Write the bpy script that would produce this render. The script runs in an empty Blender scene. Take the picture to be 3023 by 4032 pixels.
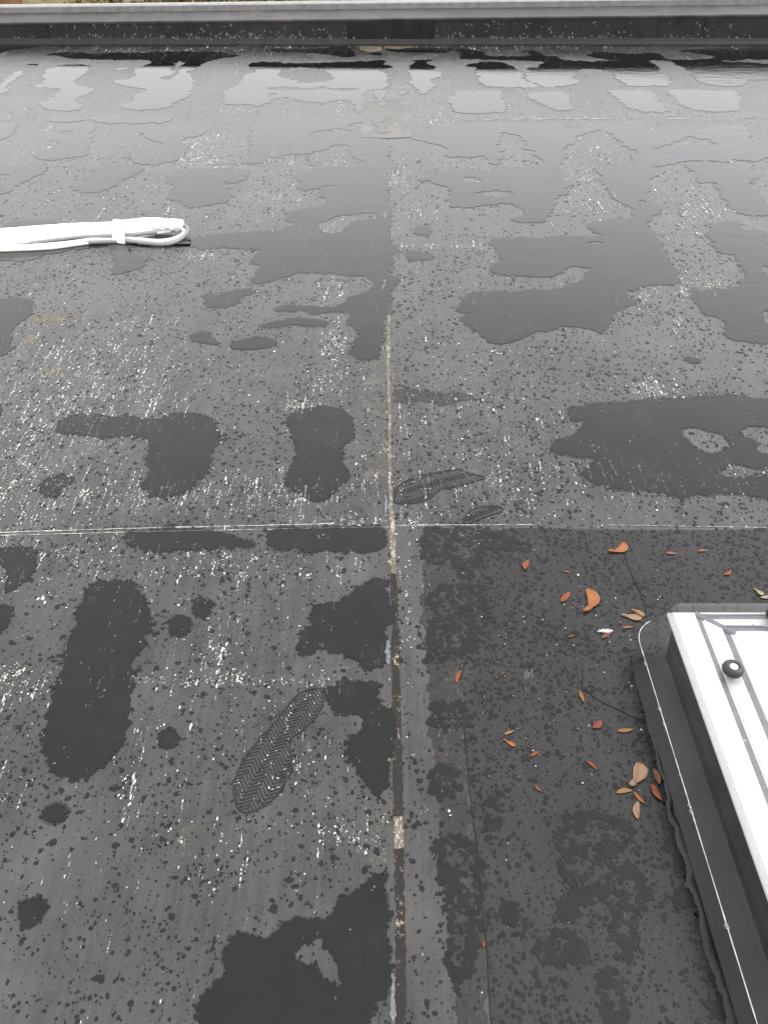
import bpy, bmesh, math, random
import numpy as np
from mathutils import Vector, Matrix
from mathutils.geometry import delaunay_2d_cdt

random.seed(7); RNG = np.random.default_rng(11)
scene = bpy.context.scene
COL = scene.collection
R = math.radians

# ------------------------------------------------------------------ camera
CAM_H = 1.40                      # phone held at chest height
F_PX = 3150.0                     # focal length in photo pixels (photo is 3023 x 4032)
PITCH = math.atan((2016 + 733) / F_PX)
cam_d = bpy.data.cameras.new('camera')
cam = bpy.data.objects.new('camera', cam_d); COL.objects.link(cam)
cam.location = (0, 0, CAM_H)
cam.rotation_euler = (math.pi/2 - PITCH, 0, 0)
cam_d.sensor_fit = 'VERTICAL'; cam_d.sensor_height = 36.0
cam_d.lens = 36.0 * F_PX / 4032
cam_d.clip_start = 0.05; cam_d.clip_end = 2000
scene.camera = cam

# ------------------------------------------------------------------ light
SUN_EL, SUN_AZ = 50.0, 80.0      # degrees; azimuth from +Y (ahead), negative = left
world = bpy.data.worlds.new('World'); scene.world = world
world.use_nodes = True
wn = world.node_tree.nodes; wl = world.node_tree.links
bg = wn['Background']
sky = wn.new('ShaderNodeTexSky'); sky.sky_type = 'NISHITA'; sky.sun_disc = False
sky.sun_elevation = R(SUN_EL); sky.sun_rotation = R(SUN_AZ)
sky.air_density = 1.0; sky.dust_density = 5.0; sky.ozone_density = 1.0
hs = wn.new('ShaderNodeHueSaturation'); hs.inputs['Saturation'].default_value = 0.22
wl.new(sky.outputs[0], hs.inputs['Color'])
# closed cloud deck: most of the dome is an even pale grey
deckmix = wn.new('ShaderNodeMix'); deckmix.data_type = 'RGBA'; deckmix.inputs[0].default_value = 0.95
tcw = wn.new('ShaderNodeTexCoord'); sepw = wn.new('ShaderNodeSeparateXYZ'); wl.new(tcw.outputs['Generated'], sepw.inputs[0])
elv = wn.new('ShaderNodeValToRGB'); elv.color_ramp.interpolation = 'B_SPLINE'   # overcast deck: thick and duller at the skyline, brightest half way up
for i_, (p_, v_) in enumerate(((0.0, .74), (.22, .84), (.5, 1.26), (1.0, .98))):
    e_ = elv.color_ramp.elements[i_] if i_ < 2 else elv.color_ramp.elements.new(p_)
    e_.position = p_; e_.color = (v_, v_, v_, 1)
clampw = wn.new('ShaderNodeClamp'); wl.new(sepw.outputs[2], clampw.inputs[0]); wl.new(clampw.outputs[0], elv.inputs[0])
cloud = wn.new('ShaderNodeVectorMath'); cloud.operation = 'SCALE'; cloud.inputs[0].default_value = (5.62, 5.64, 5.74); wl.new(elv.outputs[0], cloud.inputs['Scale'])
wl.new(cloud.outputs[0], deckmix.inputs[7])
wl.new(hs.outputs[0], deckmix.inputs[6]); wl.new(deckmix.outputs[2], bg.inputs['Color'])
bg.inputs['Strength'].default_value = 0.12
sun_d = bpy.data.lights.new('sun', 'SUN'); sun_d.energy = 0.6; sun_d.angle = R(40)
sun_d.color = (1.0, 0.97, 0.93)
sun = bpy.data.objects.new('sun', sun_d); COL.objects.link(sun)
sd = Vector((math.sin(R(SUN_AZ))*math.cos(R(SUN_EL)), math.cos(R(SUN_AZ))*math.cos(R(SUN_EL)), math.sin(R(SUN_EL))))
sun.rotation_euler = sd.to_track_quat('Z', 'Y').to_euler()
vs = scene.view_settings
vs.view_transform = 'Standard'; vs.look = 'None'; vs.gamma = 1.0; vs.use_curve_mapping = False
vs.exposure = 1.88

# ------------------------------------------------------------------ survey: photo pixel -> point on a level plane
_c, _s = math.cos(PITCH), math.sin(PITCH)
def at(x, y, z=0.0):
    u = (x - 1511.5)/F_PX; v = (2016 - y)/F_PX
    d = (u, _c + v*_s, -_s + v*_c)
    t = (z - CAM_H)/d[2]
    return Vector((d[0]*t, d[1]*t, z))
TILES = {'S': (0, 0, 1), 'T1': (0,150,2.0725), 'T2': (750,150,2.0725), 'T3': (1500,150,2.0725), 'T4': (2223,150,2.0725),
 'U1': (0,450,2.0725), 'U2': (750,450,2.0725), 'U3': (1500,450,2.0725), 'U4': (2223,450,2.0725),
 'V1': (0,1100,2.0725), 'V2': (750,1000,2.0725), 'V3': (1500,1000,2.0725), 'V4': (2223,1000,2.0725),
 'WL': (0,2000,1.0966), 'XL': (0,3000,1.0966), 'M': (1400,1900,1.5073), 'N': (1400,2900,1.3817),
 'K': (2200,2200,2.0146), 'Q': (2400,3000,2.143)}
def px(s):
    out = []; t = None
    for tok in s.split():
        if tok in TILES: t = TILES[tok]; continue
        a, b = tok.split(',')
        out.append((t[0] + float(a)/t[2], t[1] + float(b)/t[2]))
    return out
def W2(s, z=0.0):
    return np.array([tuple(at(x, y, z))[:2] for x, y in px(s)])

# ------------------------------------------------------------------ mesh helpers
def link(o, parent=None):
    COL.objects.link(o)
    if parent is not None: o.parent = parent
    return o
def mesh_obj(name, verts, faces, mats, parent=None, mat_idx=None, smooth=False):
    me = bpy.data.meshes.new(name); me.from_pydata([tuple(v) for v in verts], [], [tuple(f) for f in faces])
    for m in (mats if isinstance(mats, (list, tuple)) else [mats]): me.materials.append(m)
    if mat_idx is not None: me.polygons.foreach_set('material_index', np.array(mat_idx, dtype=np.int32))
    if smooth: me.polygons.foreach_set('use_smooth', np.ones(len(me.polygons), dtype=bool))
    me.update()
    return link(bpy.data.objects.new(name, me), parent)
def bm_obj(name, bm, mats, parent=None, smooth=False):
    bmesh.ops.recalc_face_normals(bm, faces=bm.faces[:])
    me = bpy.data.meshes.new(name); bm.to_mesh(me); bm.free()
    for m in (mats if isinstance(mats, (list, tuple)) else [mats]): me.materials.append(m)
    if smooth: me.polygons.foreach_set('use_smooth', np.ones(len(me.polygons), dtype=bool))
    return link(bpy.data.objects.new(name, me), parent)
def empty(name, loc):
    o = bpy.data.objects.new(name, None); o.location = loc; o.empty_display_size = 0.05
    return link(o)
def tag(o, label=None, cat=None, group=None, kind=None):
    if label: o['label'] = label
    if cat: o['category'] = cat
    if group: o['group'] = group
    if kind: o['kind'] = kind
    return o
def box_bm(x0, x1, y0, y1, z0, z1, bev=0.0, bm=None):
    bm = bm or bmesh.new()
    v = [bm.verts.new((x, y, z)) for z in (z0, z1) for y in (y0, y1) for x in (x0, x1)]
    fs = [bm.faces.new([v[i] for i in q]) for q in ((0,2,3,1),(4,5,7,6),(0,1,5,4),(2,6,7,3),(0,4,6,2),(1,3,7,5))]
    if bev: bmesh.ops.bevel(bm, geom=list({e for f in fs for e in f.edges}), offset=bev, segments=2, affect='EDGES', profile=0.6)
    return bm
def tube(pts, rad, n=12, cap=True):
    """verts, faces of a tube along pts; rad is a number or list"""
    P = [Vector(p) for p in pts]; rr = rad if hasattr(rad, '__len__') else [rad]*len(P)
    vs_, fs = [], []; up = Vector((0, 0, 1))
    for i, p in enumerate(P):
        t = (P[min(i+1, len(P)-1)] - P[max(i-1, 0)]).normalized()
        a = t.cross(up)
        a = a.normalized() if a.length > 1e-4 else Vector((1, 0, 0))
        b = a.cross(t).normalized()
        for k in range(n):
            th = 2*math.pi*k/n
            vs_.append(p + (a*math.cos(th) + b*math.sin(th))*rr[i])
    for i in range(len(P)-1):
        for k in range(n):
            fs.append((i*n+k, i*n+(k+1) % n, (i+1)*n+(k+1) % n, (i+1)*n+k))
    if cap:
        fs.append(tuple(range(n-1, -1, -1))); fs.append(tuple(range((len(P)-1)*n, len(P)*n)))
    return vs_, fs
def smooth_path(ctrl, n=8):
    C = [Vector(c) for c in ctrl]; out = []
    for i in range(len(C)-1):
        p0, p1, p2, p3 = C[max(i-1, 0)], C[i], C[i+1], C[min(i+2, len(C)-1)]
        for k in range(n):
            t = k/n
            out.append(0.5*((2*p1) + (p2-p0)*t + (2*p0-5*p1+4*p2-p3)*t*t + (3*p1-p0-3*p2+p3)*t**3))
    out.append(C[-1]); return out
def chaikin(p):
    q = np.roll(p, -1, 0)
    out = np.empty((len(p)*2, 2)); out[0::2] = .75*p + .25*q; out[1::2] = .25*p + .75*q
    return out
def fractal(p, amp=0.16, lmin=0.004, rng=RNG):
    """closed outline with naturally ragged edges"""
    for _ in range(9):
        q = np.roll(p, -1, 0); d = q - p; L = np.hypot(d[:, 0], d[:, 1])
        res = np.maximum(lmin, 0.0016*np.hypot(p[:, 0], p[:, 1])**1.35)
        if not (L > res).any(): break
        out = []
        off = rng.normal(0, amp, len(p))
        for i in range(len(p)):
            out.append(p[i])
            if L[i] > res[i]:
                nrm = np.array((-d[i, 1], d[i, 0]))
                out.append((p[i]+q[i])*.5 + nrm*np.clip(off[i], -.33, .33)*min(1, .035*(.5+math.hypot(*p[i]))/L[i]))
        p = np.array(out)
    return p
def inside(pts, loop):
    x, y = pts[:, 0], pts[:, 1]; r = np.zeros(len(pts), bool)
    lx, ly = loop[:, 0], loop[:, 1]; mx, my = np.roll(lx, -1), np.roll(ly, -1)
    bb = (x > lx.min()) & (x < lx.max()) & (y > ly.min()) & (y < ly.max())
    idx = np.nonzero(bb)[0]
    for i0 in range(0, len(idx), 4000):
        ii = idx[i0:i0+4000]
        X, Y = x[ii][:, None], y[ii][:, None]
        c = ((ly > Y) != (my > Y)) & (X < (mx-lx)*(Y-ly)/(my-ly+1e-12) + lx)
        r[ii] = c.sum(1) % 2 == 1
    return r
def fill(loops):
    """triangles of an outline with holes (even-odd)"""
    vs_, es = [], []
    for l in loops:
        n0 = len(vs_); vs_ += [Vector(p) for p in l]
        es += [(n0+i, n0+(i+1) % len(l)) for i in range(len(l))]
    v, e, f, *_ = delaunay_2d_cdt(vs_, es, [], 0, 1e-6)
    v = np.array([tuple(q) for q in v]); f = np.array([tuple(t) for t in f])
    c = v[f].mean(1); k = np.zeros(len(c), int)
    for l in loops: k += inside(c, np.asarray(l))
    f = f[k % 2 == 1]
    a, b, d = v[f[:, 0]], v[f[:, 1]], v[f[:, 2]]
    flip = ((b-a)[:, 0]*(d-a)[:, 1] - (b-a)[:, 1]*(d-a)[:, 0]) < 0
    f[flip] = f[flip][:, ::-1]
    return v, f
def offset_loop(l, d):
    a = 0.5*np.sum(l[:, 0]*np.roll(l[:, 1], -1) - np.roll(l[:, 0], -1)*l[:, 1])
    t = np.roll(l, -1, 0) - np.roll(l, 1, 0); n = np.stack((t[:, 1], -t[:, 0]), 1)
    n /= np.maximum(np.hypot(n[:, 0], n[:, 1]), 1e-9)[:, None]
    return l + n*np.sign(a)*np.asarray(d)[..., None] if np.ndim(d) else l + n*np.sign(a)*d

# ------------------------------------------------------------------ materials
class NT:
    def __init__(s, name):
        s.m = bpy.data.materials.new(name); s.m.use_nodes = True
        s.n = s.m.node_tree.nodes; s.l = s.m.node_tree.links
        s.b = s.n['Principled BSDF']; s.o = s.n['Material Output']
        tc = s.n.new('ShaderNodeNewGeometry'); s.pos = tc.outputs['Position']
    def add(s, t, **k):
        n = s.n.new(t)
        for a, v in k.items(): setattr(n, a, v)
        return n
    def scaled(s, v, src=None):
        n = s.add('ShaderNodeVectorMath', operation='MULTIPLY'); s.l.new(src or s.pos, n.inputs[0]); n.inputs[1].default_value = v
        return n.outputs[0]
    def noise(s, scale, detail=4, rough=.55, vec=(1, 1, 1), src=None, dist=0):
        n = s.add('ShaderNodeTexNoise'); n.inputs['Scale'].default_value = scale; n.inputs['Detail'].default_value = detail
        n.inputs['Roughness'].default_value = rough; n.inputs['Distortion'].default_value = dist
        s.l.new(s.scaled(vec, src), n.inputs['Vector']); return n.outputs['Fac']
    def ramp(s, fac, stops):
        n = s.add('ShaderNodeValToRGB'); e = n.color_ramp.elements
        while len(e) < len(stops): e.new(.5)
        for i, (p, c) in enumerate(stops):
            e[i].position = p; e[i].color = (c, c, c, 1) if not hasattr(c, '__len__') else (*c, 1)
        s.l.new(fac, n.inputs[0]); return n.outputs[0]
    def mix(s, fac, a, b, mode='MIX'):
        n = s.add('ShaderNodeMix', data_type='RGBA', blend_type=mode)
        for i, v in ((0, fac), (6, a), (7, b)):
            if hasattr(v, 'links'): s.l.new(v, n.inputs[i])
            else: n.inputs[i].default_value = v if i == 0 else ((*v, 1) if len(v) == 3 else v)
        return n.outputs[2]
    def math(s, op, a, b=0.0):
        n = s.add('ShaderNodeMath', operation=op)
        for i, v in ((0, a), (1, b)):
            if hasattr(v, 'links'): s.l.new(v, n.inputs[i])
            else: n.inputs[i].default_value = v
        return n.outputs[0]
    def bump(s, h, strength, dist, tgt=None):
        n = s.add('ShaderNodeBump'); n.inputs['Strength'].default_value = strength; n.inputs['Distance'].default_value = dist
        s.l.new(h, n.inputs['Height'])
        if tgt is None: s.l.new(n.outputs[0], s.b.inputs['Normal'])
        return n.outputs[0]
    def base(s, c, rough=.6, spec=.5):
        if hasattr(c, 'links'): s.l.new(c, s.b.inputs['Base Color'])
        else: s.b.inputs['Base Color'].default_value = (*c, 1)
        if hasattr(rough, 'links'): s.l.new(rough, s.b.inputs['Roughness'])
        else: s.b.inputs['Roughness'].default_value = rough
        s.b.inputs['Specular IOR Level'].default_value = spec
        return s.m

def rubber(name, lo, hi, tint=(1, 1, 1), rough=(.25, .38), spec=.5, dust=(.058, .055, .052), dust_amt=.5):
    """weathered EPDM membrane: dusty bloom, wash streaks running to the gutter, fine grain"""
    t = NT(name)
    big = t.noise(1.3, 5, .6); mid = t.noise(7, 6, .62, (1, .7, 1)); fine = t.noise(160, 3, .7)
    streak = t.noise(1, 5, .65, (55, 1.6, 1)); streak2 = t.noise(1, 3, .6, (260, 6, 1))
    a = t.math('ADD', t.math('MULTIPLY', mid, .45), t.math('MULTIPLY', streak, .35))
    a = t.math('ADD', a, t.math('MULTIPLY', fine, .22))
    a = t.math('ADD', a, t.math('MULTIPLY', t.math('SUBTRACT', streak2, .5), .22))
    c = t.ramp(a, [(.40, tuple(lo*k for k in tint)), (.64, tuple(hi*k for k in tint))])
    dm = t.ramp(t.math('MULTIPLY', big, t.math('ADD', mid, .45)), [(.42, 0.0), (.72, 1.0)])
    c = t.mix(t.math('MULTIPLY', dm, dust_amt), c, dust)
    rg = t.ramp(a, [(.35, rough[0]), (.7, rough[1])])
    t.bump(t.math('ADD', t.math('MULTIPLY', fine, .5), t.math('MULTIPLY', mid, 2.0)), .25, .004)
    return t.base(c, rg, spec)

M_SHEET = rubber('rubber_dusty', .007, .032, (1.05, 1.0, .98))
M_SHEET_R = rubber('rubber_dusty_right', .007, .031, (1.07, 1.0, .95))
M_NEW = rubber('rubber_newer', .005, .012, (1.03, 1.0, .96), (.31, .43), .32, (.03, .028, .025), .3)
M_PATCH = rubber('rubber_patch', .018, .04, (1.2, 1.0, .8), (.27, .4), .35, (.15, .135, .115), .7)
M_UPST = rubber('rubber_upstand', .007, .016, (1.03, 1, .97), (.38, .5), .28, (.035, .033, .03), .3)
M_KERB_SHADE = rubber('rubber_kerb_shade', .003, .008, (1, 1, 1), (.3, .42), .12, (.014, .0135, .013), .25)  # darker copy of the upstand rubber, shade put into the colour
M_CAPW = rubber('rubber_coping', .022, .05, (1.06, 1, .95), (.5, .65), .2, (.09, .083, .077), .6)
M_RIDGE = rubber('rubber_lap', .014, .035)

def damp_mat(name, lo=.009, hi=.018, rough=.32, spec=.22):
    t = NT(name); n = t.noise(30, 4, .6)
    return t.base(t.ramp(n, [(.3, (lo, lo*1.02, lo*1.04)), (.7, (hi, hi*1.01, hi*1.03))]), rough, spec)
M_DAMP = damp_mat('rubber_wet')
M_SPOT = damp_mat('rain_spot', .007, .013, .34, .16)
M_STAIN = damp_mat('rubber_damp_stain', .0045, .010, .34, .2)
M_PRINT = damp_mat('shoe_print_damp', .006, .013, .34, .26)
M_MARGIN = damp_mat('rubber_wet_margin', .010, .022, .26, .36)

def water_mat():
    t = NT('rain_water')
    # wind riffles the open (right hand) side of the roof; the left lies still
    sep = t.add('ShaderNodeSeparateXYZ'); t.l.new(t.pos, sep.inputs[0])
    wind = t.ramp(t.math('ADD', t.math('MULTIPLY', sep.outputs[0], .22), t.math('MULTIPLY', t.noise(.9, 2), .5)), [(.42, .2), (.85, 1.0)])
    rip = t.noise(1, 4, .6, (26, 60, 1)); rip2 = t.noise(1, 2, .5, (7, 16, 1))
    h = t.math('MULTIPLY', t.math('ADD', rip, t.math('MULTIPLY', rip2, 2.0)), wind)
    t.bump(h, .35, .0022)
    t.b.inputs['IOR'].default_value = 1.333
    bot = t.math('ADD', t.math('MULTIPLY', t.noise(3.5, 6, .65), .7), t.math('MULTIPLY', t.noise(30, 4, .6), .3))
    return t.base(t.ramp(bot, [(.36, (.0012, .0014, .0015)), (.54, (.003, .0032, .0033)), (.70, (.012, .0118, .011))]), .03, .5)
M_WATER = water_mat()

def plain(name, c, rough=.6, spec=.4, var=.25, scale=40, bump=0.0, metal=0.0):
    t = NT(name); n = t.noise(scale, 4, .6)
    m = t.base(t.ramp(n, [(.3, tuple(k*(1-var) for k in c)), (.7, tuple(min(1, k*(1+var)) for k in c))]), rough, spec)
    if bump: t.bump(n, .4, bump)
    t.b.inputs['Metallic'].default_value = metal
    return m
M_CHALK = plain('bird_lime', (.38, .37, .33), .85, .2, .25, 120)
M_CHALK2 = plain('bird_lime_thin', (.17, .166, .15), .85, .2, .3, 120)
def sunk_mat():
    t = NT('bird_lime_under_water'); n = t.noise(120, 4); t.b.inputs['IOR'].default_value = 1.333
    return t.base(t.ramp(n, [(.3, (.035, .035, .035)), (.7, (.11, .11, .105))]), .04, .5)
M_SUNK = sunk_mat()
M_OCHRE = plain('lichen_film', (.085, .074, .053), .6, .4, .4, 60)
M_SMEAR = plain('sealant_smear', (.095, .105, .112), .5, .4, .5, 90)
def strip_mat(name, a, b, thr, rough=.8, spec=.15):
    t = NT(name); n = t.noise(170, 6, .75, (1, .6, 1)); n2 = t.noise(14, 4, .6)
    m = t.base(t.mix(t.ramp(t.math('ADD', n, t.math('MULTIPLY', t.math('SUBTRACT', n2, .5), .5)), [(thr, 0.0), (thr+.1, 1.0)]), a, b), rough, spec)
    t.bump(n, .5, .003); return m
M_STRIP_D = strip_mat('old_adhesive_dark', (.022, .018, .015), (.26, .215, .16), .6)
M_STRIP_L = strip_mat('old_adhesive_dusty', (.10, .083, .066), (.30, .27, .22), .5)
M_GRIME = strip_mat('brown_grime', (.009, .0085, .0078), (.024, .022, .019), .5, .4, .3)

M_DUST = strip_mat('brown_dust', (.022, .0195, .0165), (.065, .056, .045), .52, .36, .45)
M_TAN = strip_mat('tan_silt', (.05, .042, .033), (.14, .112, .082), .45, .4, .45)
# ------------------------------------------------------------------ beyond the roof: lawn, fence, hedge
PY = at(1511, 177).y                                   # foot of the parapet
gm = NT('lawn'); gmat = gm.base(gm.ramp(gm.noise(3, 5), [(.3, (.05, .055, .02)), (.7, (.16, .13, .06))]), .9, .1)
tag(mesh_obj('ground', [(-400, -400, -3.2), (400, -400, -3.2), (400, 400, -3.2), (-400, 400, -3.2)], [(0, 1, 2, 3)], gmat), kind='structure')

# ------------------------------------------------------------------ roof deck and sheets
deck = bm_obj('roof_deck', box_bm(-9, 9, -4, PY + .5, -3.1, -0.002), M_SHEET_R); tag(deck, kind='structure')
seamL = W2('U2 1597,10 1605,200 1618,400 1612,800 1622,1000 V2 1618,0 1622,200 1632,460 V2 1620,560 1618,1200 1622,1800 M 205,0 222,250 235,500 245,800 256,1200 262,1658 N 245,200 250,700 258,1200 262,1564 S 1592,4300')
seam_top = [(seamL[0][0], PY + .02)]
def sheet(name, loop, z0, z1, mat, parent):
    v, f = fill([loop]); n = len(v)
    V = [(p[0], p[1], z1) for p in v]; F = [tuple(t) for t in f]
    L = len(loop)
    V += [(p[0], p[1], z1) for p in loop] + [(p[0], p[1], z0) for p in loop]
    a = np.sum(loop[:, 0]*np.roll(loop[:, 1], -1) - np.roll(loop[:, 0], -1)*loop[:, 1])
    for i in range(L):
        j = (i+1) % L; q = (n+L+i, n+L+j, n+j, n+i)
        F.append(q if a > 0 else q[::-1])
    return mesh_obj(name, V, F, mat, parent)
left = np.array([(-8.9, PY+.3), (-8.9, -3.9), (seamL[-1][0], -3.9)] + [tuple(p) for p in seamL[::-1]] + [(seamL[0][0], PY+.3)])
sheet('membrane_sheet', left, -.0015, .0020, M_SHEET, deck)
right = np.array([(8.9, -3.9), (8.9, PY+.3), (seamL[0][0]+.0005, PY+.3)] + [(p[0]+.0006, p[1]) for p in seamL] + [(seamL[-1][0]+.0006, -3.9)])
sheet('membrane_sheet', right, -.0015, .0017, M_SHEET_R, deck)

# newer flashing sheet round the rooflight, lapped over the old one
nl = W2('M 410,262 640,290 1000,272 1658,285 S 2700,2090 3100,2085 3600,2085')
nr = W2('S 4000,2300 3600,4300 1960,4300 1935,4032 1921,3850 1893,3600 1870,3250 1841,3000 1826,2770 1770,2560 1740,2400 1700,2200')
newl = np.array(list(nl) + list(nr)); newl[:, 1] = np.maximum(newl[:, 1], -.8)
newl[len(nl)] = (2.4, .9); newl[len(nl)-1] = (2.4, newl[len(nl)-2][1]); newl[len(nl)+1] = (2.4, -.4)
sheet('flashing_sheet', newl, .0001, .00195, M_NEW, deck)
# grimy cover strip at its edge
gs = fractal(W2('M 400,290 740,300 735,600 720,900 700,1100 640,1310 660,1658 N 630,300 680,850 720,1300 S 1945,4150 1800,4150 N 545,1400 480,850 425,300 M 440,1310 420,900 405,600'), .12, .008)
v, f = fill([gs]); mesh_obj('grime_strip', [(p[0], p[1], .00215) for p in v], f, M_GRIME, deck)
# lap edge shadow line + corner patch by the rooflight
cp = chaikin(chaikin(W2('K 330,690 230,790 190,860 183,1000 200,1040 300,1120 500,1220 640,1282 760,1285 1000,1230 1000,690 700,640')))
M_NEW2 = rubber('rubber_corner_patch', .006, .011, (1.0, 1.0, 1.0), (.28, .38), .36, (.03, .029, .028), .25)
sheet('corner_patch', cp, .0018, .0030, M_NEW2, deck)
# repair patch near the gutter
rp = chaikin(chaikin(W2('T2 1415,428 1650,428 T3 215,430 225,560 240,700 248,800 240,812 215,815 60,822 0,822 T2 1405,815 1392,806 1400,640 1408,520')))
sheet('repair_patch', rp, .0001, .0036, M_PATCH, deck)
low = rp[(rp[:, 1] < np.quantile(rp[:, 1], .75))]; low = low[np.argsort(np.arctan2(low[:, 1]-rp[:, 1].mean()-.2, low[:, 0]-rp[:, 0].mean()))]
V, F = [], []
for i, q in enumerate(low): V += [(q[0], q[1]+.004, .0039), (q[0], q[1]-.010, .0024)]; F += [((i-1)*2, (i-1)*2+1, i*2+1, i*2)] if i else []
mesh_obj('lap_dark_line', V, F, M_SPOT, deck)  # dark line round the near side of the patch, painting its edge shadow

# old adhesive strip along the centre seam: four stretches
def strip(pl, pr, mat, z=.0032):
    a, b = W2(pl), W2(pr)
    def dens(p, n):
        t = np.linspace(0, 1, n); s = np.linspace(0, 1, len(p)); return np.stack((np.interp(t, s, p[:, 0]), np.interp(t, s, p[:, 1])), 1)
    n = 60; a, b = dens(a, n), dens(b, n)
    a[:, 0] += RNG.normal(0, .0011, n); b[:, 0] += RNG.normal(0, .0011, n)
    V, F = [], []
    for i in range(n):
        V += [(a[i][0], a[i][1], .001), (a[i][0]+.0012, a[i][1], z), (b[i][0]-.0012, b[i][1], z), (b[i][0], b[i][1], .001)]
        if i:
            for k in range(3): q = (i-1)*4+k; F.append((q+4, q+5, q+1, q))
    return mesh_obj('seam_strip', V, F, mat, deck)
strip('V2 1600,505 1600,700 1608,1200 1615,1700 M 195,0 200,250 205,540', 'V2 1632,505 1630,700 1635,1200 1640,1700 M 212,0 233,250 244,550', M_STRIP_L)
strip('M 205,540 212,900 215,1658 N 203,300 205,440', 'M 244,550 262,1000 278,1658 N 259,300 258,440', M_STRIP_D, .0030)
strip('N 205,440 208,615', 'N 258,440 262,612', M_STRIP_L, .0033)
strip('N 208,615 214,900 215,1564 S 1556,4250', 'N 262,612 270,900 275,1564 S 1602,4250', M_STRIP_D, .0030)

# lap ridges across the roof (edges of the boards and sheets below)
def ridge(pts, w, h, mat=M_RIDGE, z0=.0013):
    P = smooth_path([(*at(x, y).xy, 0) for x, y in px(pts)], 14); V, F = [], []
    for i, p in enumerate(P):
        k = .6 + .4*math.sin(i*.7) + random.uniform(-.1, .2)
        for dy, dz in ((-w, 0), (-w*.25, h*k), (w*.4, h*k), (w, 0)): V.append((p.x, p.y+dy, z0+dz*.42))
        if i:
            for q in range(3): b = (i-1)*4+q; F.append((b, b+4, b+5, b+1))
    return mesh_obj('lap_ridge', V, F, mat, deck)
ridge('S -700,2118 0,2105 500,2090 1000,2078 1530,2066', .006, .0032)
ridge('S 1560,2074 2100,2072 2700,2082 3300,2086', .004, .003)
ridge('S -300,481 0,478 700,462 1390,456', .02, .004); ridge('S 1640,476 2223,482 2600,484 3300,482', .02, .004)
ridge('S -300,350 240,349 700,347 1420,347', .02, .004); ridge('S 1890,348 2223,347 2560,346 3300,348', .02, .004)
ridge('S -300,655 0,655 500,655 1000,645 1420,655', .012, .0035); ridge('S 1760,672 2200,650 2700,652 3300,632', .012, .0035)
ridge('S -200,935 750,925 1000,917 1380,920', .010, .003); ridge('S 1540,932 2000,931 2560,925 3300,915', .010, .003)
ridge('S 1800,1155 2400,1157 2700,1155 3300,1158', .007, .003); ridge('S 2300,1905 2700,1893 3023,1885 3300,1882', .005, .0025)
ridge('S 750,1978 1200,1972 1520,1970', .004, .0022)

# ------------------------------------------------------------------ parapet upstand at the gutter end
PT_L, PT_R = .152, .212
def ptop(x): return PT_L + (PT_R-PT_L)*(x+3.1)/6.2
par = empty('parapet', (0, PY, 0))
tag(par, 'low black rubber parapet upstand with pale flat coping across the far roof edge', 'parapet')
def parapet_part(name, prof, mat, x0=-9, x1=9, n=90, wob=.0):
    V, F = [], []; m = len(prof)
    for i in range(n+1):
        x = x0 + (x1-x0)*i/n; zt = ptop(x); w = wob*math.sin(x*5.1)+wob*.6*math.sin(x*13+1)
        V += [(x, a + w*(b > 0), b*zt + c) for a, b, c in prof]
        if i:
            for k in range(m-1): q = (i-1)*m+k; F.append((q, q+m, q+m+1, q+1))
    return mesh_obj(name, V, F, mat, par, smooth=False)
parapet_part('upstand', [(-.06, 0, .0015), (-.03, 0, .010), (-.012, 0, .030), (0, 0, .05), (.006, 1, -.014), (.012, 1, -.004)], M_UPST, wob=.003)
parapet_part('coping', [(-.004, 1, -.016), (-.006, 1, -.003), (.0, 1, .003), (.08, 1, .006), (.20, 1, .012), (.295, 1, .02)], M_CAPW, wob=.002)
M_TRIM = plain('edge_trim', (.16, .155, .15), .4, .5, .25, 20)
parapet_part('edge_trim', [(.30, 1, .016), (.302, 1, .058), (.33, 1, .066), (.40, 1, .066), (.425, 1, .05), (.43, 1, -.1)], M_TRIM)
for a, b in (('S 158,110', 1), ('S 2800,110', 0)):
    x = at(*px(a)[0], .08).x*PY/at(*px(a)[0], .08).y
    bm = box_bm(x-.06, x+.06, -.0035, .006, .05, ptop(x)-.02, .001); bm_obj('lap_joint', bm, M_UPST, par)
# dark outlet patch dressed up the upstand in the middle
xa, xb = -.29, .40
bm = box_bm(xa, xb, -.006, .006, .046, ptop(0)-.008, .002)
M_OUT = rubber('rubber_outlet_patch', .005, .012, (1, 1, 1), (.35, .45), .25, (.03, .028, .025), .2)
bm_obj('upstand_patch', bm, M_OUT, par)
for o in par.children:
    pass

# ------------------------------------------------------------------ puddles
PUD = []       # (world loops) kept so that rain spots stay out of them
def puddle(s, holes=(), z=.0031, amp=.2, mat=M_WATER, ring=1.0, world_loop=None):
    L = chaikin(W2(s)) if world_loop is None else world_loop
    o = fractal(L, amp); H = [fractal(chaikin(W2(h)), amp) for h in holes]
    loops = [o] + H; PUD.append(loops)
    v, f = fill(loops)
    V = [(p[0], p[1], z) for p in v]; F = [tuple(t) for t in f]; mi = [0]*len(F)
    d = lambda l: ring*(.0022 + .0012*np.hypot(l[:, 0], l[:, 1]))*(.4 + 1.2*RNG.random())
    rl = [offset_loop(o, d(o))] + [offset_loop(h, -d(h)) for h in H]
    v, f = fill(rl); n = len(V)
    V += [(p[0], p[1], z-.0007) for p in v]; F += [(a+n, b+n, c+n) for a, b, c in f]; mi += [1]*len(f)
    ob = mesh_obj('puddle', V, F, [mat, M_MARGIN if float(np.mean(o[:, 1])) > .95 or float(np.mean(o[:, 0])) < .4 else M_DAMP], None, mi)
    return tag(ob, kind='structure')

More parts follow.
